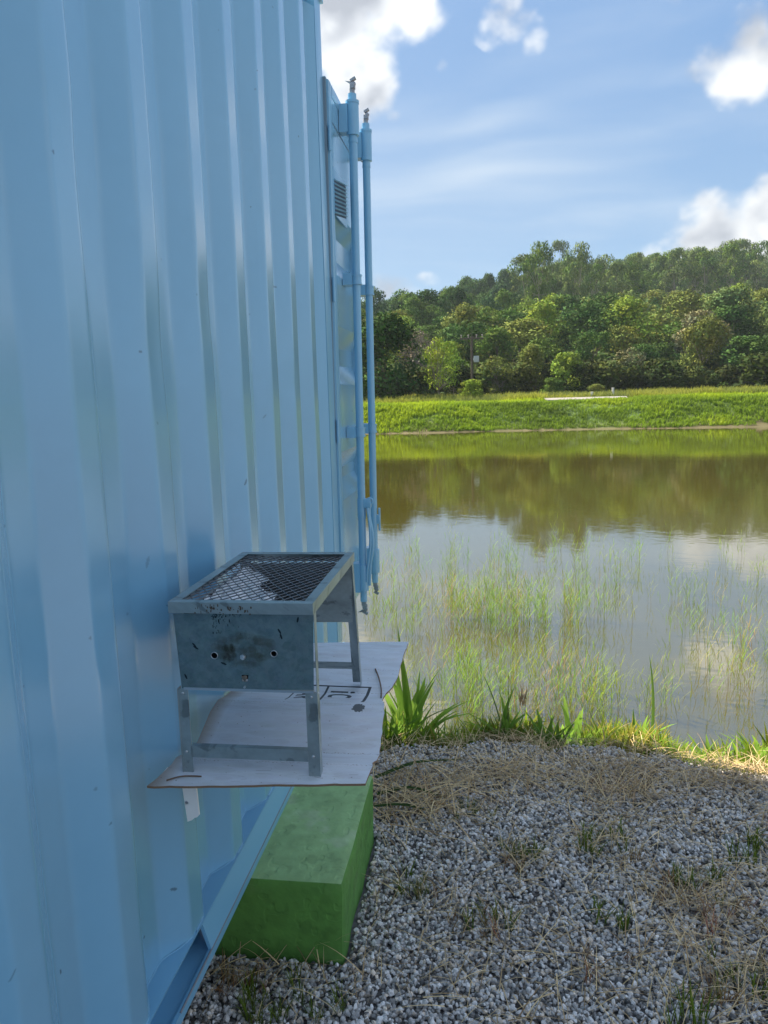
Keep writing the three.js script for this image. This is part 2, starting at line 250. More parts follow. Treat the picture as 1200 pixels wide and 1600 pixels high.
    const vent = mesh('vent', roundBox(.006, .19, .30, .002, [2, 2, 2]).translate(.001, 1.86, -.19), bluePlain, D); mesh('louvre', merge(vl.slice(0, 9)), bluePlain, vent); mesh('louvre_gap', merge(vl.slice(9)), std(.06, .10, .15, .7), vent);
    mesh('seam', box(-.001, .0016, 2.13, 2.134, -dl + .07, -.07), std(.12, .22, .33, .6), D);
    for (const y of [.25, .85, 1.45, 2.05]) { mesh('hinge', merge([cyl(.006, .006, y - .05, y + .05, .002, .004, 12), box(-.002, .003, y - .035, y + .035, -.06, 0)]), bluePlain, D); }
  }
  // lock rods with cams, guides and handles
  const rodAt = (z, handle) => {
    const y = v => v - .5, x = .058;
    const rod = mesh('lock_rod', merge([cyl(.0185, .0185, y(.62), y(2.66), x, z), cyl(.0165, .0165, y(.52), y(.62), x, z), cyl(.0205, .019, y(2.60), y(2.63), x, z), cyl(.019, .019, y(2.74), y(2.80), x, z)]), bluePlain, D);
    const top = mesh('rod_bearing', merge([cyl(.028, .028, y(2.63), y(2.765), x, z, 18), cyl(.030, .030, y(2.76), y(2.772), x, z, 18), box(.002, x - .018, y(2.64), y(2.755), z - .028, z + .028)]), bluePlain, rod); void top;
    mesh('rod_bearing', merge([cyl(.026, .026, y(.575), y(.70), x, z, 18), box(.002, x - .012, y(.57), y(.71), z - .03, z + .03)]), bluePlain, rod);
    for (const gy of [2.02, 1.335]) mesh('rod_guide', merge([cyl(.0235, .0235, y(gy) - .022, y(gy) + .022, x, z, 18), cyl(.026, .026, y(gy) + .014, y(gy) + .022, x, z, 18), cyl(.026, .026, y(gy) - .022, y(gy) - .014, x, z, 18), box(.002, x - .014, y(gy) - .025, y(gy) + .025, z - .04, z + .04)]), bluePlain, rod);
    for (const [s, yy] of [[1, 2.80], [-1, .52]]) { const cam = [cyl(.0125, .0125, 0, .022, 0, 0, 12), new THREE.BoxGeometry(.020, .016, .03).translate(.004, .028, .004), new THREE.SphereGeometry(.012, 10, 8).translate(.006, .04, 0), new THREE.ConeGeometry(.009, .034, 8).rotateZ(handle ? 1.25 : .5).translate(handle ? -.016 : .004, .052, 0), new THREE.BoxGeometry(.026, .010, .018).rotateZ(.5).translate(.006, .058, .002)];
      const g = merge(cam); if (s < 0) g.rotateX(Math.PI); mesh('cam', g.translate(x, y(yy), z), s > 0 ? std(.36, .37, .40, .7, { metalness: .3 }) : std(.22, .27, .3, .7, { metalness: .3 }), rod); }
    if (handle) {
      mesh('handle_hub', merge([cyl(.021, .021, y(.93), y(1.02), x, z, 16), roundBox(.05, .045, .03, .006).translate(x + .022, y(1.0), z + .004), new THREE.TorusGeometry(.014, .005, 8, 16).rotateY(.2).translate(x + .04, y(1.01), z + .01)]), bluePlain, rod);
      mesh('handle', merge([tube([[x + .034, y(1.0), z], [x + .036, y(.93), z + .004], [x + .048, y(.86), z + .006], [x + .048, y(.78), z + .006], [x + .036, y(.71), z + .004], [x + .028, y(.60), z + .002]], .009, 10, 50), tube([[x + .030, y(.98), z + .018], [x + .04, y(.88), z + .018], [x + .04, y(.8), z + .018], [x + .024, y(.68), z + .018], [x + .02, y(.62), z + .018]], .006, 8, 40)]), bluePlain, rod);
    } else mesh('hasp', merge([roundBox(.03, .05, .02, .005).translate(x + .02, y(.86), z), cyl(.006, .006, y(.8), y(.92), x + .03, z, 8)]), bluePlain, rod);
  };
  rodAt(-.235, true); rodAt(-.60, false);
}

// ---------------------------------------------------------------- concrete block
{
  const st = tex(512, 512, (u, v) => { const n = fbm(u * 7, v * 7, 2, 5), m = fbm(u * 30, v * 30, 6, 3), w = smooth(.60, .72, n) * .4, dk = smooth(.64, .74, fbm(u * 16 + 3, v * 16, 5, 4)); const k = 1.3 * (.80 + .22 * (n - .5) + .3 * (m - .5)) * (1 - .2 * dk); return [k * lerp(.15, .22, w), k * lerp(.34, .36, w), k * lerp(.09, .15, w)]; });
  const bp = tex(512, 512, (u, v) => { const n = fbm(u * 60, v * 60, 2, 4) * .6 + .4 * fbm(u * 9, v * 9, 2, 3) - .5 * smooth(.66, .74, fbm(u * 34, v * 34, 8, 2)); return [n, n, n]; });
  const g = roundBox(.66, .33, .57, .014, [34, 18, 30], .006, 3); const p = g.attributes.position;
  for (let i = 0; i < p.count; i++) { const y = p.getY(i); p.setZ(i, p.getZ(i) - .018 * (y < 0 ? 1 : 0) * (-y / .16)); p.setX(i, p.getX(i) - .012 * clamp(.5 - y / .33)); } g.computeVertexNormals();
  const n = g.attributes.normal, uv = new Float32Array(p.count * 2); for (let i = 0; i < p.count; i++) { const ax = Math.abs(n.getX(i)), ay = Math.abs(n.getY(i)), az = Math.abs(n.getZ(i)); const q = ay > ax && ay > az ? [p.getX(i) + .36, p.getZ(i) + .34] : ax > az ? [p.getZ(i) + .35, p.getY(i) + .2] : [p.getX(i) + .36, p.getY(i) + .5]; uv[2 * i] = q[0] * 1.3; uv[2 * i + 1] = q[1] * 1.3; } g.setAttribute('uv', new THREE.BufferAttribute(uv, 2));
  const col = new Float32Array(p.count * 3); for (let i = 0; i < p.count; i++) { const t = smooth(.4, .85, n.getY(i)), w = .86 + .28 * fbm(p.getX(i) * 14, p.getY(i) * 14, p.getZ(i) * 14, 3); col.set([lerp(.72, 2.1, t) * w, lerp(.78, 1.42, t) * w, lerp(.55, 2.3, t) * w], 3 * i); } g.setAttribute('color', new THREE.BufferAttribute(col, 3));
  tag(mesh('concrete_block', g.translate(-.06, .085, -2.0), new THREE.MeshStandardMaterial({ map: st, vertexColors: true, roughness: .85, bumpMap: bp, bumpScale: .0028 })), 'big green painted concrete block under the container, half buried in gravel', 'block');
}

// ---------------------------------------------------------------- shelf bracket and cardboard
{
  const b = [.05, .78, -1.285], S = thing('shelf_bracket', b, 'white metal bracket with a hole hanging below the near edge of the cardboard', 'bracket');
  const s = new THREE.Shape([[-.0145, 0], [.0145, 0], [.015, -.080], [.010, -.085], [.004, -.087], [-.002, -.092], [-.010, -.095]].map(q => new THREE.Vector2(...q))); const h = new THREE.Path(); h.absarc(-.008, -.055, .0035, 0, 6.3, true); s.holes.push(h);
  mesh('bracket_leg', new THREE.ExtrudeGeometry(s, { depth: .003, bevelEnabled: true, bevelSize: .0007, bevelThickness: .0007, bevelSegments: 1 }).rotateZ(.03).translate(.012, -.004, 0), std(.86, .86, .84, .45), S);
  mesh('bracket_arm', box(-.045, .30, -.0085, -.0045, -.03, .0), std(.86, .86, .84, .45), S);
  mesh('screw', new THREE.SphereGeometry(.0034, 8, 6).scale(1, 1, .5).translate(.0055, -.058, .003), std(.4, .4, .42, .4, { metalness: .8 }), S);
}
const cardZ = [[-2.03, .016], [-1.93, .022], [-1.82, .001], [-1.76, -.003], [-1.70, -.004], [-1.645, .004], [-1.595, .018], [-1.53, .015], [-1.42, -.019], [-1.385, -.010], [-1.325, .010], [-1.22, 0]];
const cardY = (x, z) => .781 + table(cardZ, z) + .004 * (fbm(x * 6, 0, z * 7, 2) - .5) + .006 * Math.sin(z * 9 + x * 3) * x;
{
  const W = 1024, H = 2048, cv = document.createElement('canvas'); cv.width = W; cv.height = H; const c = cv.getContext('2d'), r = rng(21);
  const X = x => x / .43 * W, Z = z => (z + 2.05) / .85 * H;                       // top of the canvas is the far end
  c.fillStyle = '#d2d6dc'; c.fillRect(0, 0, W, H);
  for (let i = 0; i < 2600; i++) { const a = r() * .05; c.fillStyle = r() < .6 ? `rgba(120,110,100,${a})` : `rgba(235,235,240,${a})`; const q = 4 + r() * 50; c.beginPath(); c.ellipse(r() * W, r() * H, q * (1 + r() * 2), q * .5, 0, 0, 7); c.fill(); }
  for (let i = 0; i < 500; i++) { c.fillStyle = `rgba(70,55,40,${.1 + r() * .4})`; const x = Math.pow(r(), 1.7) * W; c.beginPath(); c.arc(x, r() * H, .8 + r() * 3, 0, 7); c.fill(); }
  for (const [z, a] of [[-1.42, .8], [-1.71, .8], [-1.32, .35], [-1.84, .3], [-1.59, .35]]) for (let i = 0; i < 140; i++) { c.fillStyle = `rgba(90,70,55,${r() * a})`; c.fillRect(i / 140 * W + r() * 4, Z(z) + (r() - .5) * 10, 3 + r() * 5, 2 + r() * 4); }
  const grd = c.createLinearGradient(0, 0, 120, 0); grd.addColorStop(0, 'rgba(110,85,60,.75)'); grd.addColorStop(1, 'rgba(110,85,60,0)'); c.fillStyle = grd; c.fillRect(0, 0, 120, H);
  // printed frame and letters, read from the far end towards the near end with their tops to the right
  c.strokeStyle = c.fillStyle = '#17181d';
  c.lineWidth = 17; c.beginPath(); c.moveTo(X(.165), Z(-1.745)); c.lineTo(X(.352), Z(-1.745)); c.lineTo(X(.352), Z(-1.622)); c.stroke();
  c.lineWidth = 13; c.beginPath(); c.moveTo(X(.246), Z(-1.745)); c.lineTo(X(.246), Z(-1.622)); c.stroke(); c.lineWidth = 8; c.beginPath(); c.moveTo(X(.168), Z(-1.745)); c.lineTo(X(.168), Z(-1.615)); c.stroke();
  c.save(); c.beginPath(); c.rect(X(.16), Z(-1.74), X(.36) - X(.16), Z(-1.616) - Z(-1.74)); c.clip();
  c.font = 'bold 190px sans-serif'; c.textBaseline = 'alphabetic';
  c.save(); c.translate(X(.258), Z(-1.722)); c.rotate(Math.PI / 2); c.scale(.78, -1); c.scale(1, -1); c.fillText('iC', 0, 0); c.restore();
  c.save(); c.translate(X(.180), Z(-1.705)); c.rotate(Math.PI / 2); c.scale(.78, 1); c.font = 'bold 150px sans-serif'; c.fillText('AR', 0, 0); c.restore(); c.restore();
  c.fillStyle = '#56595a'; c.beginPath(); for (let i = 0; i < 26; i++) { const a = i / 26 * Math.PI * 2, q = 30 + r() * 14; c.lineTo(X(.352) + Math.cos(a) * q * .9, Z(-1.572) + Math.sin(a) * q * 1.3); } c.fill();
  for (let i = 0; i < 26; i++) { c.strokeStyle = `rgba(95,85,80,${.15 + r() * .3})`; c.lineWidth = 1 + r() * 2; c.beginPath(); const x = r() * W, y = Z(-1.23 - r() * .08); c.moveTo(x, y); c.lineTo(x + 20 + r() * 50, y + (r() - .5) * 20); c.stroke(); }
  const t = new THREE.CanvasTexture(cv); t.colorSpace = THREE.SRGBColorSpace;
  const right = [[-2.03, .421], [-1.9, .420], [-1.80, .414], [-1.73, .404], [-1.70, .393], [-1.665, .394], [-1.60, .408], [-1.5, .418], [-1.40, .421], [-1.3, .421], [-1.262, .417], [-1.236, .405]], left = [[-2.0, .001], [-1.7, .006], [-1.5, .016], [-1.4, .02], [-1.30, .022], [-1.25, .012], [-1.22, .001]];
  const g = new THREE.BoxGeometry(1, .0045, 1, 28, 1, 110), p = g.attributes.position;
  for (let i = 0; i < p.count; i++) { const u = p.getX(i) + .5, v = p.getZ(i) + .5, zn = lerp(-1.226, -1.262, u) , zf = lerp(-1.985, -2.03, u); const z = lerp(zf, zn, v) + .003 * (noise(u * 20, v * 30, 4) - .5), x = lerp(table(left, z), table(right, z) + .004 * (noise(z * 60, 3, 1) - .5), u); p.setXYZ(i, x, cardY(x, z) + p.getY(i), z); }
  uvBy(g, (x, y, z) => [x / .43, 1 - (z + 2.05) / .85]); g.computeVertexNormals();
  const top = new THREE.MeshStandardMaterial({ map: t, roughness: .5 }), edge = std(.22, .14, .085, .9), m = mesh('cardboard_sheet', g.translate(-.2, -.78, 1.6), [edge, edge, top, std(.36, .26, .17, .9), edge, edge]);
  m.position.set(.2, .78, -1.6); tag(m, 'wavy white printed cardboard sheet jutting from the container wall under the grill', 'cardboard');
  const tw = (pts, r0, label) => tag(mesh('twig', tube(pts.map(([x, z, h]) => [x, cardY(x, z) + .0023 + r0 + (h || 0), z]), r0, 6, 24), std(.15, .09, .055, .9)), label, 'twig');
  tw([[.035, -1.245], [.06, -1.256, .002], [.085, -1.262], [.098, -1.262]], .0016, 'thin brown twig lying on the near left end of the cardboard');
  tw([[.352, -1.84], [.37, -1.78, .006], [.384, -1.72, .004], [.39, -1.672]], .0018, 'long dry stalk lying along the outer right edge of the cardboard');
}

// ---------------------------------------------------------------- charcoal grill
{
  const base = [.19, .79, -1.48], G = thing('charcoal_grill', base, 'small galvanised box charcoal grill with wire mesh top, standing on the cardboard', 'grill');
  const zinc = tex(512, 512, (u, v) => { const n = fbm(u * 6, v * 6, 2, 4), m = fbm(u * 40, v * 40, 5, 3); const k = .84 + .5 * (n - .5) + .16 * (m - .5); const d = smooth(.60, .70, fbm(u * 11, v * 11, 9, 4)) * .35; return [k * .43 * (1 - d), k * .50 * (1 - d), k * .51 * (1 - d)]; });
  const metal = new THREE.MeshPhysicalMaterial({ map: zinc, metalness: .72, roughness: .42 });
  const bright = new THREE.MeshPhysicalMaterial({ color: rgb(.56, .59, .62), metalness: .85, roughness: .33 });
  const sootMat = std(.022, .022, .024, .9);
  // stained near plate
  const cv = document.createElement('canvas'); cv.width = 1024; cv.height = 640; const c = cv.getContext('2d'), r = rng(31);
  c.fillStyle = '#70878d'; c.fillRect(0, 0, 1024, 640);
  for (let i = 0; i < 1500; i++) { const a = r() * .07; c.fillStyle = r() < .5 ? `rgba(40,70,80,${a})` : `rgba(150,175,178,${a})`; c.beginPath(); c.ellipse(r() * 1024, r() * 640, 6 + r() * 60, 5 + r() * 40, r() * 3, 0, 7); c.fill(); }
  for (let i = 0; i < 240; i++) { c.fillStyle = `rgba(52,44,28,${.02 + r() * .05})`; const a = r() * 6.3, q = Math.sqrt(r()); c.beginPath(); c.ellipse(500 + Math.cos(a) * q * 230, 300 + Math.sin(a) * q * 120, 8 + r() * 50, 8 + r() * 34, 0, 0, 7); c.fill(); }
  for (let i = 0; i < 60; i++) { c.fillStyle = `rgba(38,32,22,${.05 + r() * .12})`; c.beginPath(); c.ellipse(395 + (r() - .5) * 80, 270 + r() * 120, 5 + r() * 14, 8 + r() * 30, 0, 0, 7); c.fill(); }
  for (let i = 0; i < 90; i++) { c.fillStyle = `rgba(12,16,20,${.3 + r() * .6})`; const x = 300 + Math.abs(r() + r() - 1) * 260 - 20, y = Math.pow(r(), 2) * 170; c.fillRect(x, y, 2 + r() * 6, 3 + r() * 26); }
  for (const [x, y, a] of [[150, 290, .6], [770, 150, 1.1], [780, 190, 1.3], [905, 60, 1.8], [350, 410, .4], [60, 520, 1.2], [140, 270, .9]]) { c.save(); c.translate(x, y); c.rotate(a); c.fillStyle = 'rgba(15,22,28,.75)'; c.beginPath(); c.ellipse(0, 0, 22, 7, 0, 0, 7); c.fill(); c.restore(); }
  for (let i = 0; i < 250; i++) { c.fillStyle = `rgba(20,26,30,${r() * .5})`; c.fillRect(r() * 1024, r() * 640, 1 + r() * 4, 1 + r() * 4); }
  const pt = new THREE.CanvasTexture(cv); pt.colorSpace = THREE.SRGBColorSpace;
  const plateMat = new THREE.MeshPhysicalMaterial({ map: pt, metalness: .6, roughness: .46 });
  const plate = (z, m, holes) => {
    const s = new THREE.Shape([[.0595, 1.108], [.328, 1.112], [.323, .965], [.066, .961]].map(q => new THREE.Vector2(...q)));
    if (holes) { for (const [x, y, q] of [[.135, 1.028, .0062], [.2505, 1.034, .0058]]) { const h = new THREE.Path(); h.absarc(x, y, q, 0, Math.PI * 2, true); s.holes.push(h); } s.holes.push(new THREE.Path([[.186, .991], [.186, .978], [.197, .978], [.199, .991]].reverse().map(q => new THREE.Vector2(...q)))); }
    const g = new THREE.ExtrudeGeometry(s, { depth: .0014, bevelEnabled: false, curveSegments: 20 }); uvBy(g, (x, y) => [(x - .06) / .27, (y - .955) / .16]); return mesh('end_plate', g.translate(-base[0], -base[1], z - base[2]), m, G);
  };
  const T = g => g.translate(-base[0], -base[1], -base[2]);
  const fp = plate(-1.2755, plateMat, true); plate(-1.690, metal, false);
  mesh('plate_lip', T(box(.07, .323, .9585, .9635, -1.2800, -1.2735)), bright, fp); mesh('bolt', T(merge([new THREE.CylinderGeometry(.0055, .0055, .004, 6).rotateX(Math.PI / 2).translate(.191, 1.027, -1.272), new THREE.CylinderGeometry(.003, .003, .006, 8).rotateX(1.5).translate(.192, 1.026, -1.2695)])), bright, fp);
  mesh('flap', T(new THREE.ConeGeometry(.007, .012, 3).rotateX(Math.PI).translate(.192, .983, -1.2735)), std(.4, .33, .26, .6, { metalness: .4 }), fp); for (const q of [[.0064, .135, 1.028], [.006, .2505, 1.034]]) mesh('air_hole_rim', T(new THREE.TorusGeometry(q[0], .0008, 6, 18).translate(q[1], q[2], -1.2738)), bright, fp);
  mesh('stud', T(new THREE.CylinderGeometry(.0022, .0022, .006, 8).rotateX(1.57).translate(.191, .968, -1.273)), bright, fp);
  // fire trough
  const quad = (a, b, cc, d) => { const g = new THREE.BufferGeometry(); g.setAttribute('position', new THREE.Float32BufferAttribute([...a, ...b, ...cc, ...d], 3)); g.setIndex([0, 1, 2, 0, 2, 3]); uvBy(g, (x, y, z) => [z * 3, y * 3]); g.computeVertexNormals(); return g; };
  const slab = (a, b, cc, d, t) => { const n = new THREE.Vector3().subVectors(new THREE.Vector3(...b), new THREE.Vector3(...a)).cross(new THREE.Vector3().subVectors(new THREE.Vector3(...d), new THREE.Vector3(...a))).normalize().multiplyScalar(t); const o = p => [p[0] + n.x, p[1] + n.y, p[2] + n.z]; return merge([quad(a, b, cc, d), quad(o(a), o(b), o(cc), o(d)), quad(a, b, o(b), o(a)), quad(cc, d, o(d), o(cc)), quad(b, cc, o(cc), o(b)), quad(d, a, o(a), o(d))]); };
  const zf = -1.2775, zb = -1.688;
  mesh('trough_side', T(slab([.075, 1.11, zf], [.075, 1.11, zb], [.14, .985, zb], [.14, .985, zf], .0012)), metal, G);
  mesh('trough_side', T(slab([.312, 1.11, zf], [.225, .985, zf], [.225, .985, zb], [.312, 1.11, zb], .0012)), metal, G);
  mesh('trough_bottom', T(box(.14, .225, .982, .985, zf, zb)), sootMat, G);
  mesh('soot_lining', T(merge([slab([.078, 1.108, zf - .002], [.142, .988, zf - .002], [.142, .988, zb + .004], [.078, 1.108, zb + .004], .0008), slab([.308, 1.108, zf - .002], [.308, 1.108, zb + .004], [.222, .988, zb + .004], [.222, .988, zf - .002], .0008)])), sootMat, G);
  { const a = [], q = rng(8); for (let i = 0; i < 60; i++) a.push(new THREE.IcosahedronGeometry(.008 + q() * .012, 0).rotateX(q() * 6).rotateY(q() * 6).translate(.145 + q() * .075, .99 + q() * .025, -1.32 - q() * .35)); mesh('charcoal', T(merge(a)), std(.03, .03, .03, .95), G).userData.kind = 'stuff'; }
  // rim of angle strips
  const x0 = .056, x1 = .331, zt = -1.262, ze = -1.700, yt = 1.134, w = .019, hh = .021;
  const rimTex = new THREE.MeshPhysicalMaterial({ map: zinc, color: rgb(.88, .9, .9), metalness: .75, roughness: .34 });
  const bar = (g) => { const m = mesh('rim_bar', T(uvBy(g, (x, y, z) => [(x + y) * 4, (z + y) * 4])), rimTex, G); return m; };
  const f1 = bar(merge([box(x0 + .0015, x1 - .0015, yt - .0015, yt, zt - w, zt - .0012), box(x0, x1, yt - hh, yt + .0003, zt - .0012, zt)])); bar(merge([box(x0 + .0015, x1 - .0015, yt - .0015, yt, ze + .0012, ze + w), box(x0, x1, yt - hh, yt + .0003, ze, ze + .0012)]));
  bar(merge([box(x0 + .0012, x0 + w, yt - .0011, yt + .0004, zt - w - .0005, ze + w + .0005), box(x0, x0 + .0012, yt - hh, yt + .0006, zt - .0013, ze + .0013)])); bar(merge([box(x1 - w, x1 - .0012, yt - .0011, yt + .0004, zt - w - .0005, ze + w + .0005), box(x1 - .0012, x1, yt - hh, yt + .0006, zt - .0013, ze + .0013)]));
  { const a = [], q = rng(77); for (let i = 0; i < 44; i++) a.push(box(0, .0008 + q() * .0022, 0, .001 + q() * .005, 0, .0006).translate(.105 + q() * .11, yt - .003 - Math.pow(q(), 1.3) * .016 - .004, zt + .0001)); mesh('grease_marks', T(merge(a)), std(.10, .07, .045, .6), f1); }
  // expanded metal mesh
  { const a = [], X0 = x0 + w - .003, X1 = x1 - w + .003, Z0 = zt - w + .003, Z1 = ze + w - .003, nx = 12, nz = 25, cx = (X1 - X0) / nx, cz = (Z0 - Z1) / nz; const q = rng(4);
    for (let k = 0; k < nz; k++) for (let i = 0; i < nx * 2; i++) {
      const up = (i + k) % 2, xa = X0 + i * cx / 2, xb = xa + cx / 2, za = Z0 - (k + (up ? 0 : 1)) * cz, zb2 = Z0 - (k + (up ? 1 : 0)) * cz;
      const L = Math.hypot(xb - xa, zb2 - za), ang = Math.atan2(-(zb2 - za), xb - xa), y = yt - .005 - .004 * Math.sin((xa - X0) / (X1 - X0) * Math.PI) * (.7 + .3 * q());
      a.push(new THREE.BoxGeometry(L * 1.05, .0024, .0015).rotateX(.5).rotateY(ang).translate((xa + xb) / 2, y, (za + zb2) / 2));
    }
    mesh('wire_mesh', T(merge(a)), std(.16, .165, .175, .45, { metalness: .6 }), G); }
  // legs of folded strip
  const leg = (sx, front) => {
    const X = sx < 0 ? [.0565, .0765] : [.306, .328], g = []; const xs = sx < 0 ? [.0553, .0565] : [.328, .3292];
    if (front) { g.push(box(X[0], X[1], .7885, .959, -1.2785, -1.277)); g.push(box(xs[0], xs[1], .788, sx > 0 ? 1.113 : .959, -1.293, -1.2755)); }
    else { const q = [box(X[0], X[1], -.335, 0, -.0015, 0), box(xs[0], xs[1], -.335, 0, 0, .018)].map(b => b.rotateX(.20).translate(0, 1.113, -1.693)); g.push(...q); }
    mesh('leg', T(uvBy(merge(g), (x, y, z) => [x * 4 + z * 3, y * 4])), metal, G);
  };
  for (const s of [-1, 1]) { leg(s, true); leg(s, false); }
  mesh('cross_bar', T(uvBy(merge([box(.0755, .3055, .820, .843, -1.2785, -1.277), box(.0755, .3055, .8418, .843, -1.290, -1.2787)]), (x, y, z) => [x * 4, y * 4 + z])), metal, G);
  mesh('cross_bar', T(box(.0755, .3055, .820, .838, -1.759, -1.7575)), metal, G);
  for (const [x, y] of [[.316, .831], [.065, .831], [.317, .95], [.066, .95]]) mesh('rivet', T(new THREE.SphereGeometry(.003, 10, 6).scale(1, 1, .5).translate(x, y, -1.2765)), bright, G);
  mesh('rivet', T(new THREE.SphereGeometry(.003, 10, 6).scale(.6, 1, 1).translate(.3293, .955, -1.284)), bright, G);
  // crumpled foil inside
  const fg = new THREE.PlaneGeometry(1, 1, 46, 46).rotateX(-Math.PI / 2), p = fg.attributes.position;
  for (let i = 0; i < p.count; i++) { const u = p.getX(i) + .5, v = .5 - p.getZ(i); const xr = lerp(.298, .112, Math.pow(v, .75)) + .014 * Math.sin(v * 17), x = lerp(.082, Math.max(xr, .10), u), z = lerp(-1.286, -1.66, v); const cr = Math.abs(fbm(x * 60, 3, z * 60, 3) - .5) * .022 + Math.abs(fbm(x * 22, 8, z * 22, 2) - .5) * .03; p.setXYZ(i, x, 1.117 - u * u * .016 - cr - .01 * (1 - Math.abs(2 * u - 1)), z); }
  fg.computeVertexNormals(); tag(mesh('foil_sheet', fg, new THREE.MeshPhysicalMaterial({ color: rgb(.97, .97, .97), metalness: .45, roughness: .42, side: THREE.DoubleSide })), 'crumpled silver aluminium foil under the mesh of the grill', 'foil');
}

// ---------------------------------------------------------------- gravel, straw and small growth
{
  const q = rng(99), g = new THREE.IcosahedronGeometry(1, 2), p = g.attributes.position, cuts = []; for (let i = 0; i < 11; i++) { const v = new THREE.Vector3(q() - .5, q() - .5, q() - .5).normalize(); cuts.push([v, .48 + q() * .3]); }
  for (let i = 0; i < p.count; i++) { const v = new THREE.Vector3().fromBufferAttribute(p, i); for (const [n, d] of cuts) { const t = v.dot(n); if (t > d) v.addScaledVector(n, (d - t) * .98); } p.setXYZ(i, v.x, v.y, v.z); }
  g.computeVertexNormals();
  const spots = [], inBlock = (x, z) => x < .275 && z < -1.715 && z > -2.295;
  const count = 72000; let guard = 0;
  while (spots.length < count && guard++ < 900000) { const z = -1.05 - 2.12 * q(), x = lerp(-.12, 2.55, q()); if (inBlock(x, z)) continue; const e = shore(x) + .12 - z; if (e > -.15 && q() < smooth(-.15, .12, e)) continue; if (x > .638 + .62 * -z + .2) continue; spots.push([x, z]); }
  const m = new THREE.InstancedMesh(g, new THREE.MeshStandardMaterial({ color: 0xffffff, roughness: .82 }), spots.length), o = new THREE.Object3D(), c = new THREE.Color();
  spots.forEach(([x, z], i) => { const s = .0051 + .0047 * q() * q() + (q() < .07 ? .005 * q() : 0); o.position.set(x, groundY(x, z) + .001 + .018 * q() + .014 * (fbm(x * 3, 5, z * 3, 2) - .5), z); o.rotation.set(q() * 6.3, q() * 6.3, q() * 6.3); o.scale.set(s * (.8 + .6 * q()), s * (.6 + .4 * q()), s * (.8 + .4 * q())); o.updateMatrix(); m.setMatrixAt(i, o.matrix);
    const t = q(), b = t < .27 ? .10 + .18 * q() : t < .74 ? .38 + .32 * q() : .70 + .2 * q(), w = q(); c.setRGB(b * (w < .16 ? 1.14 : 1.03), b * (w < .16 ? .97 : .99), b * (w < .16 ? .80 : .955)); m.setColorAt(i, c); });
  m.name = 'gravel'; shade(m); scene.add(m); tag(m, 'grey crushed stone gravel covering the ground beside the container', 'gravel', null, 'stuff');
}
{ // dry straw
  const q = rng(123), A = new Acc(); blade(A, [0, 0, 0], 0, 1, .030, 1.2, 1.95, [1, 1, 1], [.95, .92, .85], 5, .3, 2); const g = A.geo();
  const spots = []; const put = (x, z, n, sx, sz, len) => { for (let i = 0; i < n; i++) spots.push([x + (q() + q() + q() - 1.5) * sx, z + (q() + q() + q() - 1.5) * sz, len * (.5 + q())]); };
  for (let i = 0; i < 1500; i++) { const x = q() * 2.4; spots.push([x, shore(x) + .02 + Math.pow(q(), 1.6) * .5, .05 + q() * .10]); }
  put(.36, -2.50, 260, .26, .16, .2); put(.64, -2.70, 230, .34, .14, .16); put(1.0, -2.82, 200, .5, .1, .12); put(1.55, -2.8, 220, .4, .12, .12); put(1.15, -2.42, 140, .45, .16, .12); put(1.6, -2.1, 150, .3, .3, .11); put(1.45, -1.75, 120, .3, .2, .1); put(1.15, -2.62, 160, .2, .1, .12); put(1.0, -2.3, 80, .3, .14, .12); put(.78, -2.2, 60, .2, .1, .12); put(1.22, -2.06, 130, .16, .1, .1); put(1.35, -2.0, 110, .3, .2, .1); put(.45, -2.02, 20, .14, .1, .12); put(1.26, -1.74, 110, .25, .14, .12); put(.05, -1.68, 70, .14, .07, .12); put(.7, -1.8, 40, .3, .14, .1); put(1.9, -2.4, 160, .4, .3, .12);
  for (let i = 0; i < 3000; i++) { const x = q() * 2.2, z = -1.4 - q() * 1.7; if (fbm(x * 2.2, 9, z * 2.2, 2) > .46) spots.push([x, z, .05 + q() * .12]); }
  put(.95, -2.75, 150, .5, .1, .14); put(1.45, -2.75, 140, .4, .16, .12); put(1.05, -2.15, 90, .3, .2, .1); put(1.35, -1.85, 90, .25, .2, .1);
  const keep = spots.filter(([x, z]) => !(x < .30 && z < -1.69 && z > -2.32) && z > -3.35);
  const m = new THREE.InstancedMesh(g, new THREE.MeshStandardMaterial({ color: 0xffffff, roughness: .9, side: THREE.DoubleSide }), keep.length), o = new THREE.Object3D(), c = new THREE.Color();
  keep.forEach(([x, z, l], i) => { const e = smooth(-.5, 0, shore(x) - z); o.position.set(x, groundY(x, z) + .027 + q() * .014 + e * q() * .012, z); o.rotation.set((q() - .5) * .7, q() * 6.3, (q() - .5) * .5); o.scale.set(l, l * (.5 + q()), l * .7); o.updateMatrix(); m.setMatrixAt(i, o.matrix); const k = .55 + .6 * q(), d = q(); c.setRGB(k * lerp(.80, .36, d * d), k * lerp(.60, .22, d * d), k * lerp(.32, .11, d * d)); m.setColorAt(i, c); });
  m.name = 'dry_straw'; shade(m); scene.add(m); tag(m, 'dry cut grass stalks scattered over the gravel and the pond edge', 'straw', null, 'stuff');
}
const tuft = (seed, n, len, w, spread, c0, c1, seg = 4) => { const q = rng(seed), A = new Acc(); for (let i = 0; i < n; i++) { const a = q() * 6.283, k = .6 + .4 * q(); blade(A, [(q() - .5) * spread, 0, (q() - .5) * spread], a, len * (.55 + .45 * q()), w * (.7 + .6 * q()), .05 + q() * .35, .5 + q() * 1.1, c0.map(v => v * k), c1.map(v => v * k), seg, 0); } return A.geo(); };
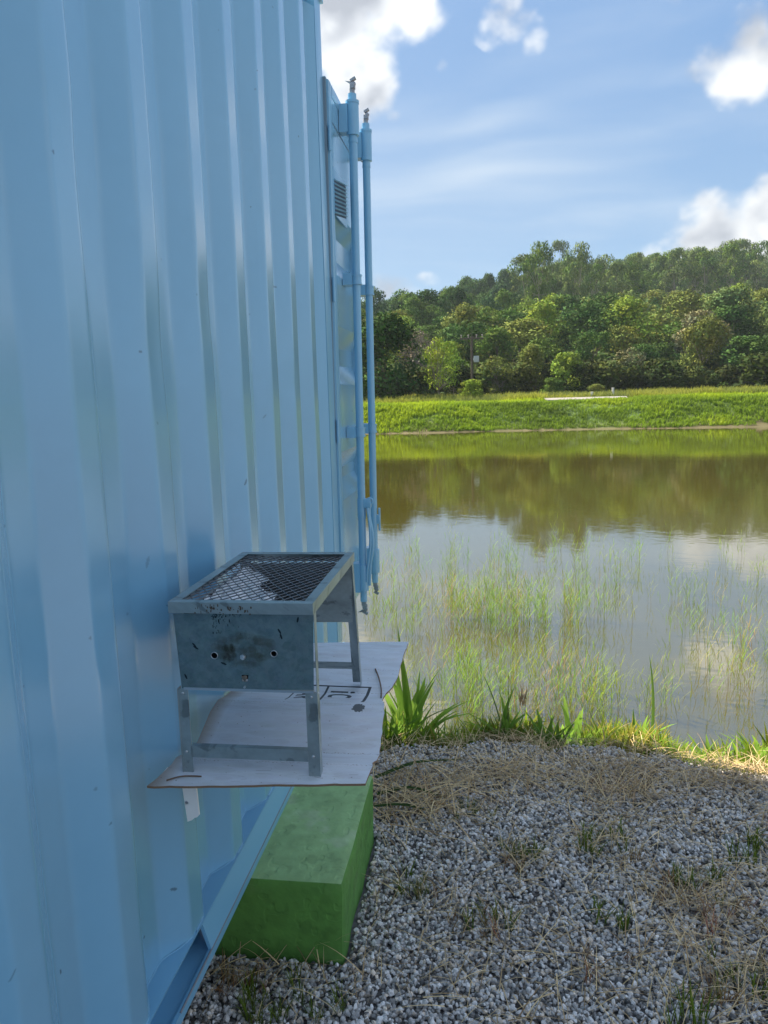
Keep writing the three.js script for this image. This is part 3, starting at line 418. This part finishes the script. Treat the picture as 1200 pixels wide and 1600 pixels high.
function scatter(name, geo, mat, list, label, category, parent) {                // list of [x, y, z, scale, tint]
  const q = rng(list.length + 17), m = new THREE.InstancedMesh(geo, mat, list.length), o = new THREE.Object3D(), c = new THREE.Color();
  list.forEach(([x, y, z, s, t, sy], i) => { o.position.set(x, y, z); o.rotation.set((q() - .5) * .25, q() * 6.3, (q() - .5) * .25); o.scale.set(s, s * (sy || 1), s); o.updateMatrix(); m.setMatrixAt(i, o.matrix); c.setRGB(...(t || [1, 1, 1])); m.setColorAt(i, c); });
  m.name = parent ? name : numbered(name); shade(m); (parent || scene).add(m); if (!parent) tag(m, label, category, null, 'stuff'); return m;
}
{ // thin growth along the shore and a few weeds in the gravel
  const q = rng(55), L = []; for (let i = 0; i < 2300; i++) { const x = -.3 + q() * 3.2, z = shore(x) - .06 - Math.pow(q(), 1.4) * .42 + .16 * (q() - .4) * q(), k = fbm(x * 4, 3, z * 4, 2); if (k < .36) continue; const dry = q() < .14; L.push([x, groundY(x, z) - .005, z, .35 + .9 * q() * k * 1.6, dry ? [1.9, 1.15, 1.4] : [.85 + .6 * q(), .9 + .4 * q(), .8], 1]); }
  for (const [x, z, n] of [[1.03, -2.3, 9], [.78, -2.25, 7], [.42, -2.03, 6], [1.25, -2.1, 8], [1.0, -1.96, 4], [.08, -1.56, 10], [.22, -1.58, 7], [1.3, -1.76, 6], [.65, -1.86, 4], [1.5, -2.3, 8], [.6, -2.45, 6], [1.15, -1.6, 5]]) for (let i = 0; i < n; i++) { const a = x + (q() - .5) * .18, b = z + (q() - .5) * .12; L.push([a, groundY(a, b) + .01, b, .28 + .3 * q(), [.9, .85, .7], 1]); }
  const B = []; for (let i = 0; i < 340; i++) { const x = .1 + q() * 2.5, z = shore(x) - .10 - q() * .26; B.push([x, groundY(x, z) - .005, z, .55 + .95 * q() * q(), [.9 + .6 * q(), .95 + .4 * q(), .8], 1]); }
  scatter('broad_shore_grass', tuft(23, 6, .20, .017, .05, [.12, .21, .03], [.25, .38, .04], 6), leafMat(1, 1, 1, .45), B, 'broad bladed bright green grass lining the near pond edge', 'grass');
  scatter('shore_grass', tuft(3, 10, .19, .0065, .06, [.15, .23, .035], [.25, .35, .05]), leafMat(1, 1, 1, .45), L, 'short green grass and weeds along the near pond edge and in the gravel', 'grass');
}
{ // dead tufts in the gravel
  const q = rng(57), L = []; for (const [x, z, n, r] of [[1.22, -2.06, 16, .13], [1.30, -1.98, 10, .1], [1.02, -2.30, 9, .12], [1.15, -2.64, 12, .12], [.62, -1.88, 9, .08], [.78, -2.2, 8, .1], [1.28, -1.75, 14, .13], [1.75, -2.35, 12, .2], [.47, -2.02, 4, .05], [.95, -1.78, 6, .1], [.02, -1.62, 9, .06]]) for (let i = 0; i < n; i++) { const a = x + (q() - .5) * 2 * r, b = z + (q() - .5) * 1.4 * r; L.push([a, groundY(a, b) + .02, b, .35 + .5 * q(), [.8 + .5 * q(), .75 + .4 * q(), .7 + .3 * q()], .75]); }
  scatter('dry_tufts', tuft(29, 9, .13, .004, .05, [.30, .17, .09], [.50, .38, .22], 4), leafMat(1, 1, 1, .1), L, 'small dead brown grass tufts growing through the gravel', 'dry grass');
}
{ // reeds standing in the water
  const plant = (seed, dry) => { const q = rng(seed), A = new Acc(), n = 3 + Math.floor(q() * 3);
    for (let s = 0; s < n; s++) { const bx = (q() - .5) * .09, bz = (q() - .5) * .09, H = .26 + .26 * q(), a = q() * 6.283, lean = .02 + q() * .28; const st = dry ? [.26, .19, .10] : [.17, .15, .06], tp = dry ? [.32, .26, .14] : [.14, .23, .035];
      blade(A, [bx, -.12, bz], a, H + .12, .0021, lean, lean + .12, st, tp, 4, 0, 2);
      const m = 3 + Math.floor(q() * 3); for (let k = 0; k < m; k++) { const t = .35 + .6 * k / m, y = -.12 + (H + .12) * t, ex = bx + Math.sin(lean) * Math.cos(a) * (H + .12) * t, ez = bz + Math.sin(lean) * Math.sin(a) * (H + .12) * t; blade(A, [ex, y * .985, ez], q() * 6.283, .06 + .1 * q(), .0038, .25 + q() * .4, .5 + q() * 1.0, dry ? st : [.15, .245, .035], dry ? tp : [.22, .32, .05], 4, 0, 1); } }
    return A.geo(); };
  const grp = new THREE.Group(); grp.name = 'reeds'; scene.add(grp); tag(grp, 'thin green and straw coloured reeds standing in the shallow pond', 'reeds', null, 'stuff');
  const q = rng(71), lists = [[], [], [], []];
  const add = (x, z, s) => { if (x < -.6 && z > -6) return; lists[q() < .14 ? 3 : Math.floor(q() * 3)].push([x, WATER, z, s, [1.0 + .5 * q(), 1.0 + .4 * q(), .8 + .3 * q()], 1]); };
  const gauss = () => q() + q() + q() - 1.5;
  for (let i = 0; i < 120; i++) add(.78 + gauss() * .75, -5.75 + gauss() * .45, .62 + .34 * q());
  for (let i = 0; i < 38; i++) add(.25 + gauss() * .9, -5.9 + gauss() * 1.6, .65 + .4 * q());
  for (let i = 0; i < 170; i++) { const z = -3.75 - 4.3 * Math.pow(q(), 1.15), x = lerp(-.4, .9 + .42 * -z, q()); if (noise(x * 1.1, z * 1.1, 5) < .42) continue; add(x, z, .45 + .45 * q()); }
  for (let i = 0; i < 55; i++) add(.55 + gauss() * .5, -4.15 + gauss() * .5, .6 + .3 * q());
  for (let i = 0; i < 75; i++) add(1.15 + gauss() * .55, -4.1 + gauss() * .4, .6 + .3 * q());
  for (let i = 0; i < 42; i++) add(2.35 + gauss() * .5, -4.8 + gauss() * 1.0, .6 + .4 * q());
  for (let i = 0; i < 30; i++) { const z = -7 - 1.6 * q(); add(lerp(.2, 3.6, q()), z, .6 + .4 * q()); }
  lists.forEach((l, k) => scatter(k === 3 ? 'dry_reeds' : 'green_reeds', plant(300 + k, k === 3), leafMat(1, 1, 1, .3), l, '', '', grp));
}
{ // broad bladed grass clumps on the shore, every blade a part
  const mats = [leafMat(1, 1, 1, .45)];
  const clump = (x, z, n, len, w, seed, label, dark = 0) => {
    const y = groundY(x, z) - .01, G = thing('grass_clump', [x, y, z], label, 'grass clump'), q = rng(seed);
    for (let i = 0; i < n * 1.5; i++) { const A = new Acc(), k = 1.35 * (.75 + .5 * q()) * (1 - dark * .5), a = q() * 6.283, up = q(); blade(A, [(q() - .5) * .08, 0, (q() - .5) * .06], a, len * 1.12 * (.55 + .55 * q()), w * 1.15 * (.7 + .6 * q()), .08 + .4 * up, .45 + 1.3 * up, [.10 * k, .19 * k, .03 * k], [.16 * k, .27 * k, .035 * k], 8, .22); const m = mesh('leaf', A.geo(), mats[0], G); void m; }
    return G;
  };
  const big = clump(.27, -3.30, 22, .42, .030, 401, 'tallest broad leaved grass clump, behind the right edge of the cardboard');
  { const A = new Acc(); blade(A, [.0, 0, -.02], 2.2, .68, .036, .02, .16, [.13, .24, .03], [.2, .33, .04], 10, .2); mesh('leaf', A.geo(), mats[0], big); const B = new Acc(); blade(B, [-.05, 0, .02], -.2, .40, .02, .3, 1.5, [.07, .13, .03], [.09, .16, .03], 10, .2); mesh('leaf', B.geo(), mats[0], big); }
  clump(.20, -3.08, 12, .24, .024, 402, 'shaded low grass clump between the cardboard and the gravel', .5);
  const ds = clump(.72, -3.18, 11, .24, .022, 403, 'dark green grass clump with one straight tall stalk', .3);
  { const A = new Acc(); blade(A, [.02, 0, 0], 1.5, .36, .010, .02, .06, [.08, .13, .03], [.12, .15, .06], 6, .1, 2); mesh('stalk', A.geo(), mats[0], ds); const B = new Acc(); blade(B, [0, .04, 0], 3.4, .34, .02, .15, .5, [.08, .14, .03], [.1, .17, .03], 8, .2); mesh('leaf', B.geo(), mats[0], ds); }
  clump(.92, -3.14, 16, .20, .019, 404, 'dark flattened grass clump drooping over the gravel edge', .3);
  clump(1.02, -3.30, 12, .28, .022, 405, 'bright grass clump with two upright blades beside the reeds');
  clump(1.30, -3.34, 11, .24, .020, 406, 'bright green grass clump left of the broad leaf on the shore');
  const br = clump(1.50, -3.36, 9, .20, .024, 407, 'small grass clump with one wide yellow green leaf on the shore');
  { const A = new Acc(); blade(A, [0, 0, 0], 3.0, .17, .042, .05, .2, [.2, .3, .03], [.26, .36, .04], 8, .25); mesh('leaf', A.geo(), mats[0], br); }
  clump(1.68, -3.34, 12, .22, .024, 408, 'bright leafy grass clump near the right end of the shore');
  clump(1.88, -3.36, 13, .26, .024, 409, 'rightmost broad bladed grass clump on the sunny shore');
  const bent = clump(1.46, -3.72, 3, .2, .016, 410, 'thin bent green blade leaning out over the pond');
  { const A = new Acc(); blade(A, [.02, 0, 0], 2.6, .52, .022, -.12, .25, [.1, .2, .03], [.15, .26, .04], 12, .15); mesh('leaf', A.geo(), mats[0], bent); }
  { const G = thing('dry_seed_head', [.80, groundY(.8, -3.3) - .02, -3.3], 'dry straw coloured seed head standing above the shore grass', 'dry grass'), q = rng(9), A = new Acc(); blade(A, [0, 0, 0], 0, .27, .006, .04, .06, [.25, .19, .1], [.3, .22, .12], 4, 0, 2); mesh('stalk', A.geo(), mats[0], G); const B = new Acc(); for (let i = 0; i < 26; i++) blade(B, [.012 + (q() - .5) * .03, .24 + q() * .05, (q() - .5) * .02], q() * 6.28, .05 + .05 * q(), .006, .1 + q() * .5, .4 + q() * .8, [.42, .30, .18], [.5, .38, .24], 3, 0, 2); mesh('seeds', B.geo(), mats[0], G); }
  // long dark blades lying over the gravel by the block
  const sprawl = (pts, label) => { const A = new Acc(), n = 12, cv = new THREE.CatmullRomCurve3(pts.map(p => new THREE.Vector3(p[0], groundY(p[0], p[1]) + p[2], p[1]))); let last; for (let k = 0; k <= n; k++) { const p = cv.getPoint(k / n), t = cv.getTangent(k / n), s = new THREE.Vector3(-t.z, 0, t.x).normalize().multiplyScalar(.014 * (1 - Math.pow(k / n, 3)) + .001), c = [.055, .10, .025]; const a = A.v([p.x - s.x, p.y, p.z - s.z], [0, 1, 0], c), b = A.v([p.x + s.x, p.y + .004, p.z + s.z], [0, 1, 0], c); if (last) { A.tri(last[0], last[1], b); A.tri(last[0], b, a); } last = [a, b]; } const m = mesh('fallen_blade', A.geo(), mats[0]); tag(m, label, 'grass blade'); };
  sprawl([[.22, -2.62, .05], [.36, -2.70, .075], [.50, -2.78, .05], [.60, -2.82, .04]], 'long dark grass blade arching over straw above the other two fallen blades');
  sprawl([[.24, -2.50, .05], [.36, -2.54, .06], [.50, -2.50, .045]], 'middle long dark grass blade lying on straw beside the green block');
  sprawl([[.24, -2.42, .05], [.34, -2.43, .055], [.45, -2.41, .045]], 'lowest long dark grass blade lying on straw beside the green block');
}

// ---------------------------------------------------------------- far bank grass
{
  const q = rng(61), L = [], L2 = [], edge = x => 34.7 + .35 * Math.sin(x * .35) + .15 * Math.sin(x * 1.3);
  for (let i = 0; i < 26000; i++) { const d = 34.55 + Math.pow(q(), .8) * 12, x = lerp(-.17 * d - 3, .40 * d + 3, q()); if (d < edge(x) + .10 * noise(x * 2, 1, 1)) continue; const n = fbm(x * .45, d * .8, 3, 3); const tall = smooth(38.6, 40.5, d); if (Math.abs(x - 5.9) < 2.3 && d > 38.6 && d < 40.6) continue; const low = Math.abs(x - 5.9) < 2.4 && d > 36.8 && d < 38.7 ? .75 : 1; const yl = smooth(.45, .65, n) * .4 + tall * .25; (tall > .5 && q() < .6 ? L2 : L).push([x, farY(x, -d) - .02, -d, low * (.6 + .6 * q()) * (.8 + .5 * n), [lerp(.8, 1.25, yl) * (.3 + 1.4 * n), lerp(.95, 1.05, yl) * (.3 + 1.4 * n), .8], 1]); }
  scatter('bank_grass', tuft(13, 12, .30, .035, .42, [.17, .255, .02], [.34, .43, .03], 3), leafMat(1, 1, 1, .45), L, 'bright green grass covering the sunlit far bank', 'grass');
  scatter('meadow_grass', tuft(14, 10, .55, .03, .4, [.17, .22, .04], [.33, .36, .09], 3), leafMat(1, 1, 1, .4), L2, 'tall yellowish grass on top of the far bank', 'grass');
}

// ---------------------------------------------------------------- trees
function crown(seed, o) {                                                       // unit crown: about 1 wide, from y0 to 1 high
  const q = rng(seed), A = new Acc(), blobs = [];
  for (let i = 0; i < o.blobs; i++) {
    const a = q() * 6.283, t = q(), y = lerp(o.y0, 1, Math.pow(t, o.pow || .8)), prof = o.profile(clamp((y - o.y0) / (1 - o.y0))), rr = .5 * prof * Math.sqrt(.15 + .85 * q());
    const s = o.size * (.65 + .7 * q()); blobs.push([Math.cos(a) * Math.max(0, rr - s * .5), Math.min(y, 1 - s * .6), Math.sin(a) * Math.max(0, rr - s * .5), s, .7 + .6 * q(), q()]);
  }
  for (const [bx, by, bz, s, tone, hue] of blobs) {
    const n = Math.round(o.leaves * (s / o.size) * (s / o.size));
    for (let i = 0; i < n; i++) {
      const u = q() * 2 - 1, a = q() * 6.283, w = Math.sqrt(1 - u * u), d = [w * Math.cos(a), u, w * Math.sin(a)], rad = s * (.55 + .5 * Math.pow(q(), .6));
      if (u < -.45 && q() < .6) continue;
      const f = o.flat || .8, c = [bx + d[0] * rad, by + d[1] * rad * f, bz + d[2] * rad];
      const L = o.leaf * (.6 + .8 * q()), e1 = new THREE.Vector3(q() - .5, (q() - .5) * .7, q() - .5).normalize(), e2 = new THREE.Vector3(d[0] + (q() - .5) * 1.3, d[1] + .6 + (q() - .5), d[2] + (q() - .5) * 1.3).cross(e1).normalize();
      const nn = new THREE.Vector3().crossVectors(e2, e1).normalize(); if (nn.dot(new THREE.Vector3(d[0], d[1] + .5, d[2])) < 0) nn.negate(); nn.add(new THREE.Vector3(...d)).normalize();
      const k = tone * (.75 + .5 * q()), col = [k * lerp(.85, 1.2, hue), k, k * lerp(1.1, .8, hue)], N = nn.toArray();
      const P4 = [[-.5, 0], [0, -.32], [.5, 0], [0, .32]].map(([x, y]) => A.v([c[0] + (e1.x * x + e2.x * y) * L, c[1] + (e1.y * x + e2.y * y) * L, c[2] + (e1.z * x + e2.z * y) * L], N, col));
      A.tri(P4[0], P4[1], P4[2]); A.tri(P4[0], P4[2], P4[3]);
    }
  }
  return { geo: A.geo(), blobs };
}
function trunk(blobs, o) {
  const g = [], n = o.stems || 1, q = rng(o.seed || 1);
  for (let s = 0; s < n; s++) {
    const a = q() * 6.28, sp = n > 1 ? .10 : .015, top = [Math.cos(a) * sp, o.fork, Math.sin(a) * sp], foot = n > 1 ? [Math.cos(a) * .02, -.04, Math.sin(a) * .02] : [0, -.04, 0], mid = [top[0] * .4 + (q() - .5) * .02, o.fork * .5, top[2] * .4 + (q() - .5) * .02];
    g.push(limb(foot, mid, o.r, o.r * .82), limb(mid, top, o.r * .82, o.r * .62));
    blobs.forEach((b, i) => { if (i % n !== s) return; const m = [lerp(top[0], b[0], .5) + (q() - .5) * .04, lerp(top[1], b[1], .6), lerp(top[2], b[2], .5) + (q() - .5) * .04]; g.push(limb(top, m, o.r * .42, o.r * .28, 5), limb(m, [b[0], b[1], b[2]], o.r * .28, o.r * .1, 5)); });
  }
  return merge(g);
}
const dome = t => Math.sqrt(Math.max(0, 1 - Math.pow(2 * t - .75, 2) / 1.6)), heap = t => Math.sqrt(Math.max(.05, 1 - t * t * .95)), umbrella = t => .35 + .65 * smooth(.1, .75, t), tuftTop = t => .45 + .5 * Math.sin(Math.PI * clamp(t * .85 + .12));
const kinds = {};
function kind(name, n, o, t) { kinds[name] = []; for (let i = 0; i < n; i++) { const c = crown(o.seed + i * 13, o); kinds[name].push({ crown: c.geo, trunk: trunk(c.blobs.slice(0, t.limbs || 14), { ...t, seed: o.seed + i }) }); } }
kind('round', 3, { seed: 500, blobs: 42, size: .15, y0: .22, leaves: 105, leaf: .042, profile: dome }, { r: .022, fork: .3 });
kind('bush', 3, { seed: 600, blobs: 46, size: .15, y0: .05, leaves: 105, leaf: .044, profile: heap }, { r: .014, fork: .14, stems: 3 });
kind('spread', 2, { seed: 700, blobs: 44, size: .14, y0: .36, leaves: 95, leaf: .04, profile: umbrella, flat: .5 }, { r: .02, fork: .38, stems: 2 });
kind('airy', 2, { seed: 800, blobs: 40, size: .11, y0: .2, leaves: 55, leaf: .036, profile: dome }, { r: .014, fork: .2, stems: 3, limbs: 34 });
kind('tall', 4, { seed: 900, blobs: 38, size: .12, y0: .36, leaves: 110, leaf: .03, profile: tuftTop, pow: .9, flat: .42 }, { r: .010, fork: .5, limbs: 18 });
kind('hillround', 4, { seed: 1000, blobs: 62, size: .135, y0: .06, leaves: 120, leaf: .034, profile: dome }, { r: .022, fork: .3, limbs: 8 });
const barkDark = std(.10, .08, .06, .95), barkPale = std(.30, .25, .20, .9), barkGrey = std(.2, .17, .15, .95);
const leafs = {}; const green = (n) => leafs[n] ??= leafMat(...{ deep: [.044, .092, .020], dark: [.062, .122, .026], mid: [.105, .178, .030], bright: [.19, .27, .036], olive: [.158, .19, .04], lime: [.23, .32, .034], grey: [.165, .17, .09], bare: [.2, .17, .125], gum: [.125, .185, .058], blue: [.062, .118, .05] }[n], .14);
const tq = rng(2024);
function tree(kd, v, x, z, w, h, col, bark, label, group, sink = 0, name = 'tree') {
  const K = kinds[kd][v % kinds[kd].length], G = thing(name, [x, farY(x, z) - .05 - sink, z], label, name === 'bush' ? 'bush' : 'tree', group);
  const c = mesh('crown', K.crown, green(col), G), t = mesh('trunk', K.trunk, bark, G); c.scale.set(w, h, w); t.scale.set(w, h, w); G.rotation.y = tq() * 6.283; return G;
}
// the row at the back of the meadow, one by one: kind, variant, x, z, width, height, leaf colour
const row = [
  ['bush', 0, -5.0, -43.6, 5.2, 5.2, 'deep', 'dense dark green tree at the left end, against the container door', 'tree'],
  ['bush', 1, -7.6, -46, 4.5, 5.6, 'dark', 'dark tree mostly hidden behind the open container door', 'tree'],
  ['airy', 0, -1.9, -45.5, 2.6, 3.9, 'lime', 'yellow green loose young tree right of the dense dark tree', 'tree'],
  ['airy', 1, -4.0, -54, 3.6, 5.0, 'bare', 'grey leafless twiggy tree behind the dark tree at left', 'tree'],
  ['bush', 2, .0, -42.4, 1.9, 1.35, 'lime', 'low bright green bush at the foot of the utility pole', 'bush'],
  ['airy', 1, 1.5, -49, 2.8, 2.9, 'olive', 'olive loose bush just right of the utility pole', 'bush'],
  ['round', 0, 1.7, -61, 4.2, 5.2, 'mid', 'rounded mid green tree behind the utility pole', 'tree'],
  ['bush', 0, 3.9, -51.5, 2.6, 3.5, 'olive', 'olive brown bush with dry flowers in the meadow row', 'bush'],
  ['bush', 1, 6.1, -50, 3.0, 2.9, 'bright', 'yellow green bush in front of the dark forked tree', 'bush'],
  ['spread', 0, 8.4, -56, 3.6, 4.6, 'dark', 'dark flat topped tree with several bare forked stems', 'tree'],
  ['bush', 2, 4.9, -47.5, 1.9, 1.3, 'mid', 'low rounded shrub at the left end of the concrete strip', 'bush'],
  ['airy', 0, 10.4, -52, 2.9, 3.1, 'grey', 'silvery leaved shrub beside a dark hollow in the row', 'bush'],
  ['bush', 0, 11.6, -54, 3.0, 3.4, 'dark', 'dark bush right of the silvery shrub', 'bush'],
  ['round', 1, 13.6, -58, 3.4, 3.7, 'deep', 'deep shaded tree in the gap left of the forked trunk', 'tree'],
  ['round', 2, 15.8, -55, 3.6, 5.2, 'olive', 'creeper covered tree with a pale forked trunk', 'tree'],
  ['bush', 1, 18.2, -53, 4.8, 3.7, 'dark', 'broad dark green layered tree near the right edge of the meadow', 'tree'],
  ['bush', 2, 20.8, -55, 4.2, 3.9, 'deep', 'dark dense tree at the far right of the meadow row', 'tree'],
  ['bush', 0, 7.4, -46.5, 1.5, .9, 'olive', 'small dull green shrub behind the short white posts', 'bush'],
  ['airy', 1, -1.2, -50, 3.0, 3.0, 'mid', 'mid green leafy tree left of the utility pole', 'tree'],
  ['round', 0, -2.0, -58, 3.6, 4.2, 'bright', 'fresh green rounded tree above the loose young tree', 'tree'],
  ['round', 2, 5.4, -60, 4.0, 4.4, 'mid', 'round green tree behind the olive brown bush', 'tree'],
  ['bush', 2, 21.2, -44.5, 1.6, .9, 'dark', 'small dark bush alone in the tall meadow grass at right', 'bush'],
  ['round', 1, 11.5, -62, 4.6, 5.2, 'olive', 'dull olive tree rising behind the silvery shrub', 'tree'],
  ['round', 0, 18.0, -64, 5.4, 6.0, 'grey', 'greyish brown broad tree behind the creeper covered one', 'tree'],
];
for (const [k, v, x, z, w, h, c, label, nm] of row) tree(k, v, x, z, w, h, c, v === 2 && k === 'round' ? barkPale : k === 'airy' ? barkGrey : barkDark, label, null, 0, nm === 'bush' ? 'bush' : 'tree');
// two tall crowns that stand clear of the ridge
tree('tall', 0, 13.2, -186, 9, 35.4 - farY(13.2, -186), 'gum', barkPale, 'tall tree standing clear of the ridge, left of the taller eucalyptus', null);
tree('tall', 1, 18.6, -188, 8, 37.4 - farY(18.6, -188), 'gum', barkPale, 'tallest slim tree rising above the left end of the eucalyptus ridge', null);
// the wooded slope
{
  const q = rng(4711), where = (s, a, b, c) => s < .17 ? a : s < .28 ? b : c, groups = {
    tall: (s, d) => { const w = where(s, 'left end', 'middle', 'right end'), k = d > 172 ? 'on the skyline' : 'below the skyline'; return [`tall pale trunked eucalyptus ${k} at the ${w} of the right ridge`, `eucalyptus trees ${k}, ${w}`]; },
    dark: (s, d) => { const w = s < -.04 ? 'beside the container door' : s < .03 ? 'above the utility pole' : 'below the tallest slim tree', k = d > 195 ? 'on the skyline' : d > 140 ? 'high on the hill' : 'halfway up the hill'; return [`dark green round tree ${k}, ${w}`, `dark trees ${k}, ${w}`]; },
    light: (s, d) => { const w = where(s, 'behind the yellow green bush', 'above the silvery shrub', 'above the creeper covered tree'), k = d > 88 ? 'higher' : 'lower'; return [`light olive spreading tree on the ${k} slope ${w}`, `light trees on the ${k} slope ${w}`]; },
    mix: (s, d) => { const k = d > 80 ? 'upper' : 'lower', w = s < -.03 ? 'left of' : 'around'; return [`mid green tree on the ${k} left slope ${w} the utility pole`, `mid green trees on the ${k} left slope ${w} the pole`]; } };
  const all = [];                                                               // every tree of the slope: kind, variant, place, size, colour, bark, group
  for (let d = 66; d < 262; d += 4.0 + d * .010) {
    const step = 3.7 + d * .012; for (let x = -.17 * d - 3; x < .41 * d + 4; x += step) {
      const X = x + (q() - .5) * step * .9, Z = -d - (q() - .5) * 5, s = X / d, line = .07 + .03 * Math.sin(d * .05), v = Math.floor(q() * 4);
      if (d > 128 - 30 * smooth(.2, .05, s) + 22 * smooth(.2, .4, s) && s > line) all.push(['tall', v, X, Z, 5 + 2.5 * q(), 11 + 4.5 * q(), q() < .7 ? 'gum' : 'mid', barkPale, ...groups.tall(s, d)]);
      else if (d > 92 && s <= line + .02) all.push(['hillround', v, X, Z, 4.6 + 2.6 * q(), 6.3 + 3.2 * q() + 4.8 * smooth(-.07, .0, s) * smooth(120, 165, d), ['dark', 'deep', 'blue', 'dark', 'mid'][Math.floor(q() * 5)], barkDark, ...groups.dark(s, d)]);
      else if (s > .05) all.push([q() < .8 ? 'hillround' : 'airy', v, X, Z, 5.2 + 2.8 * q(), 4.8 + 2.8 * q(), ['olive', 'mid', 'olive', 'bright', 'gum', 'olive', 'dark'][Math.floor(q() * 7)], barkGrey, ...groups.light(s, d)]);
      else all.push([q() < .8 ? 'hillround' : 'spread', v, X, Z, 4.6 + 2.2 * q(), 4.6 + 2.4 * q(), ['mid', 'dark', 'bright', 'mid', 'olive'][Math.floor(q() * 5)], barkDark, ...groups.mix(s, d)]);
    }
  }
  const rank = t => t[4] * t[5] / (t[3] * t[3]) * (t[0] === 'tall' && t[3] < -170 ? 3 : 1); all.sort((a, b) => rank(b) - rank(a));
  all.slice(0, 300).forEach(t => tree(...t));
  const rest = all.slice(300), F = new THREE.Group(); F.name = 'forest'; scene.add(F); tag(F, 'dense mixed wood of smaller trees filling the hillside', 'wood', null, 'stuff');
  const o = new THREE.Object3D(), keys = [...new Set(rest.map(t => [t[0], t[1] % kinds[t[0]].length, t[6]].join()))];
  for (const k of keys) {
    const set = rest.filter(t => [t[0], t[1] % kinds[t[0]].length, t[6]].join() === k), t0 = set[0], K = kinds[t0[0]][t0[1] % kinds[t0[0]].length];
    const cm = new THREE.InstancedMesh(K.crown, green(t0[6]), set.length), tm = new THREE.InstancedMesh(K.trunk, t0[7], set.length); cm.name = 'crowns'; tm.name = 'trunks';
    set.forEach((t, i) => { o.position.set(t[2], farY(t[2], t[3]) - .05, t[3]); o.rotation.set(0, q() * 6.28, 0); o.scale.set(t[4], t[5], t[4]); o.updateMatrix(); cm.setMatrixAt(i, o.matrix); tm.setMatrixAt(i, o.matrix); }); F.add(shade(cm), shade(tm));
  }
  const U = []; for (let i = 0; i < 4200; i++) { const d = i < 700 ? 49 + 12 * q() : 50 + 215 * Math.pow(q(), .8), x = lerp(-.2 * d - 5, .44 * d + 6, q()); if (d < 56 && q() < .35) continue; const t = .6 + .9 * q() * q(); U.push([x, farY(x, -d) - .3, -d, (1.6 + 1.9 * q()) * (.7 + d * .006) * (d < 60 ? .85 : 1), [t * (.85 + .35 * q()), t, t * (.7 + .3 * q())], .9]); }
  scatter('undergrowth', crown(1500, { blobs: 9, size: .26, y0: .05, leaves: 55, leaf: .1, profile: heap }).geo, leafMat(.06, .09, .025, .2), U, 'dense undergrowth filling the wooded slope between the trees', 'undergrowth');
}
// ---------------------------------------------------------------- utility pole and posts on the far side
{
  const x = -.08, z = -48.5, y = farY(x, z), U = thing('utility_pole', [x, y, z], 'wooden utility pole with a crossarm and a small grey box in front of the wood', 'utility pole');
  const top = 5.05 - y; mesh('pole', cyl(.09, .07, -.1, top, 0, 0, 10), barkDark, U);
  const arm = mesh('crossarm', merge([roundBox(1.5, .1, .09, .012).translate(0, top - .16, .09), limb([.05, top - .6, .06], [.45, top - .2, .09], .02, .02), limb([-.05, top - .6, .06], [-.45, top - .2, .09], .02, .02)]), barkDark, U);
  for (const a of [-.66, -.22, .3, .66]) mesh('insulator', merge([cyl(.03, .03, top - .11, top + .02, a, .09, 8), cyl(.055, .04, top + .02, top + .09, a, .09, 10)]), std(.35, .3, .27, .4), arm);
  mesh('transformer', merge([roundBox(.34, .4, .3, .04).translate(.28, top - 1.45, .05), roundBox(.1, .1, .1, .02).translate(.12, top - 1.45, .05)]), std(.42, .45, .47, .5), U);
  const post = (px, pz, h, label) => { const g = thing('marker_post', [px, farY(px, pz), pz], label, 'post'); mesh('post', roundBox(.11, h, .11, .015).translate(0, h / 2, 0), std(.62, .6, .56, .8), g); mesh('post_cap', roundBox(.13, .04, .13, .012).translate(0, h + .02, 0), std(.7, .68, .64, .8), g); };
  post(6.35, -40.9, .40, 'shorter white post standing behind the middle of the concrete strip'); post(7.55, -41.6, .62, 'taller white post standing behind the right end of the concrete strip');
}
renderer.render(scene, camera);
